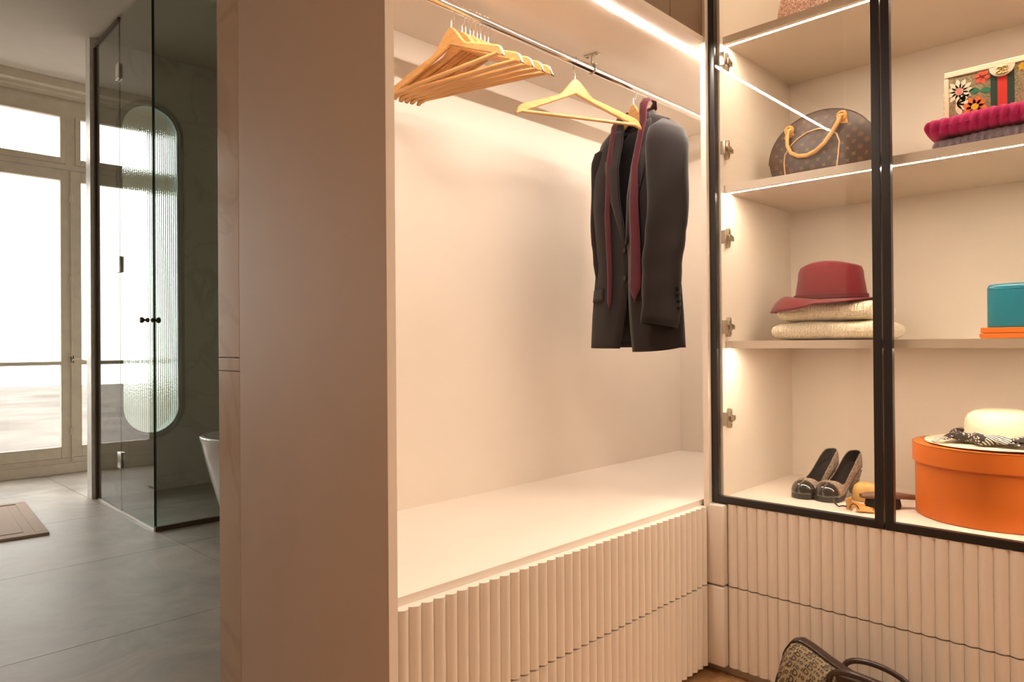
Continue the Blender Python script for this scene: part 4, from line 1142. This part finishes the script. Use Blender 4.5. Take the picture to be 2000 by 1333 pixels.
cd = MB(); cd.tube([(-0.006, 0.030, 0.010), (-0.010, 0.042, 0.012), (-0.014, 0.052, 0.010), (-0.010, 0.060, 0.016), (-0.016, 0.064, 0.022), (-0.010, 0.066, 0.030)], 0.0022, 8)
cd.tube([(-0.02, 0.000, 0.010), (-0.024, 0.006, 0.020), (-0.024, 0.014, 0.024), (-0.022, 0.020, 0.018), (-0.02, 0.024, 0.010)], 0.0018, 8)
cd.build('knotted_cord', M['dkbrown'], ts, world=False)
yb = thing('wooden_shoe_tree', 'pale yellow wooden shoe tree standing behind the tan leather piece', 'shoe tree', (2.315, 0.735, Z0), radians(15))
MB().loft([[(x*sx, y*sx, z) for x, y, _ in oval(0.030, 0.038, 0, 28, 2.5)] for sx, z in ((0.92, 0.0), (1.0, 0.006), (0.98, 0.028), (0.86, 0.044), (0.6, 0.054), (0.2, 0.057))]).build('shaped_block', M['yelwood'], yb, world=False)
MB().tube([(0.0, 0.0, 0.03), (0.08, 0.0, 0.03)], 0.004, 8).build('spring_rod', M['nickel'], yb, world=False)

# ================================================================ FLOOR BAG
fb = thing('boston_bag', 'beige and brown lettered canvas bag with dark leather handles on the floor by the drawers', 'handbag', (1.90, 0.615, 0.0), 0)
def fbh(y):   # ridge height, y local (+ = left in view)
    pts = [(-0.22, 0.17), (-0.19, 0.208), (-0.12, 0.204), (-0.04, 0.196), (0.03, 0.202), (0.08, 0.222), (0.13, 0.246), (0.155, 0.254), (0.175, 0.246), (0.195, 0.215), (0.21, 0.15)]
    for (a, b), (c, d) in zip(pts, pts[1:]):
        if y <= c: s = (y-a)/(c-a); s = max(0, s); return b+(d-b)*s
    return 0.15
def fbw(y): return 0.085*min(1, (max(0.0, 0.222-abs(y+0.0))/0.03))**0.5
def fbs(y, t, off=0.0):
    """t 0..1 from back bottom, over the ridge (0.5), to the front bottom (faces -x)"""
    h = fbh(y)-0.004; w_ = max(0.012, fbw(y))
    a = pi*t; c, s = cos(a), sin(a)
    x = w_*abs(c)**0.75*(1 if c >= 0 else -1)*(1-0.28*s**1.5); z = 0.012+(h-0.012)*s**0.62
    n_ = Vector((c*1.0, 0, s*0.9)).normalized()
    return (x+n_.x*off, y, z+n_.z*off)
ys_ = [-0.218+0.436*k/60 for k in range(61)]
rings = [[fbs(y, k/32) for k in range(33)]+[(fbw(y)*0.9*-1 if fbw(y) > 0.012 else -0.01, y, 0.001), (fbw(y)*0.9 if fbw(y) > 0.012 else 0.01, y, 0.001)] for y in ys_]
MB().loft(rings).build('bag_body', M['oblique'], fb, world=False)
o = MB().loft([[fbs(y, 0.5+q*0.055, 0.002) for q in (-1, -0.6, 0, 0.6, 1)] for y in ys_[2:-2]], close_u=False, cap=False).build('zip_trim', M['dkbrown'], fb, world=False); solid(o, 0.003, 1)
MB().tube([fbs(0.213, t, 0.001) for t in [0.08+0.84*k/24 for k in range(25)]], 0.0035, 8).build('end_piping', M['dkbrown'], fb, world=False)
MB().tube([fbs(-0.213, t, 0.001) for t in [0.08+0.84*k/24 for k in range(25)]], 0.0035, 8).build('end_piping', M['dkbrown'], fb, world=False)
for sgn, nm in ((-1, 'handle'), (1, 'handle')):
    hpts = []
    for k in range(25):
        a = pi*k/24; y = 0.085*cos(a)-0.02; z = 0.160+(0.064 if sgn < 0 else 0.052)*sin(a)**0.6+0.010*cos(a)
        hpts.append((sgn*0.050-(0.0 if sgn < 0 else -0.0)+sgn*0.012*sin(a), y, z))
    ho = MB().tube(hpts, 0.0075, 12).build(nm, M['dkbrown'], fb, world=False)
    for e in (0, -1):
        x, y, z = hpts[e]
        MB().tube([(x-0.0+sgn*0.006, y+0.011*cos(q), z-0.014+0.011*sin(q)) for q in [2*pi*j/16 for j in range(16)]], 0.0022, 8, closed=True).build('ring', M['chrome'], ho, world=False)
        MB().box(x-0.004+sgn*0.004, x+0.004+sgn*0.004, y-0.012, y+0.012, z-0.06, z-0.018, b=0.002).build('handle_tab', M['dkbrown'], ho, world=False)
MB().box(-0.02, 0.015, -0.226, -0.198, 0.188, 0.214, b=0.004).build('end_tab', M['blk'], fb, world=False)
MB().box(-0.05, 0.0, -0.02, 0.05, 0.190, 0.206, b=0.003).build('luggage_tag', M['dkbrown'], fb, world=False)
dc = MB(); gl_ = [glyph('D', 0.015), glyph('i', 0.015), glyph('o', 0.015), glyph('r', 0.015)]
def fs_(a, b):  # a along y (mirrored), b in t-space metres
    return fbs(max(-0.215, min(0.215, a)), min(0.98, max(0.52, 0.99-b/0.42)), 0.0016)
rowi = 0; b = 0.05
while b < 0.20:
    y = 0.205-0.008*(rowi % 3); k = 0
    while y > -0.2:
        decal(dc, gl_[k % 4], y, b, (0.020 if k % 4 == 0 else 0.018), 0.35, fs_, True)
        y -= (0.0125 if k % 4 in (0, 2) else 0.0085); k += 1
    b += 0.0165; rowi += 1
mo = dc.build('letter_print', M['obprint'], fb, world=False, fix=False); mo['kind'] = 'stuff'
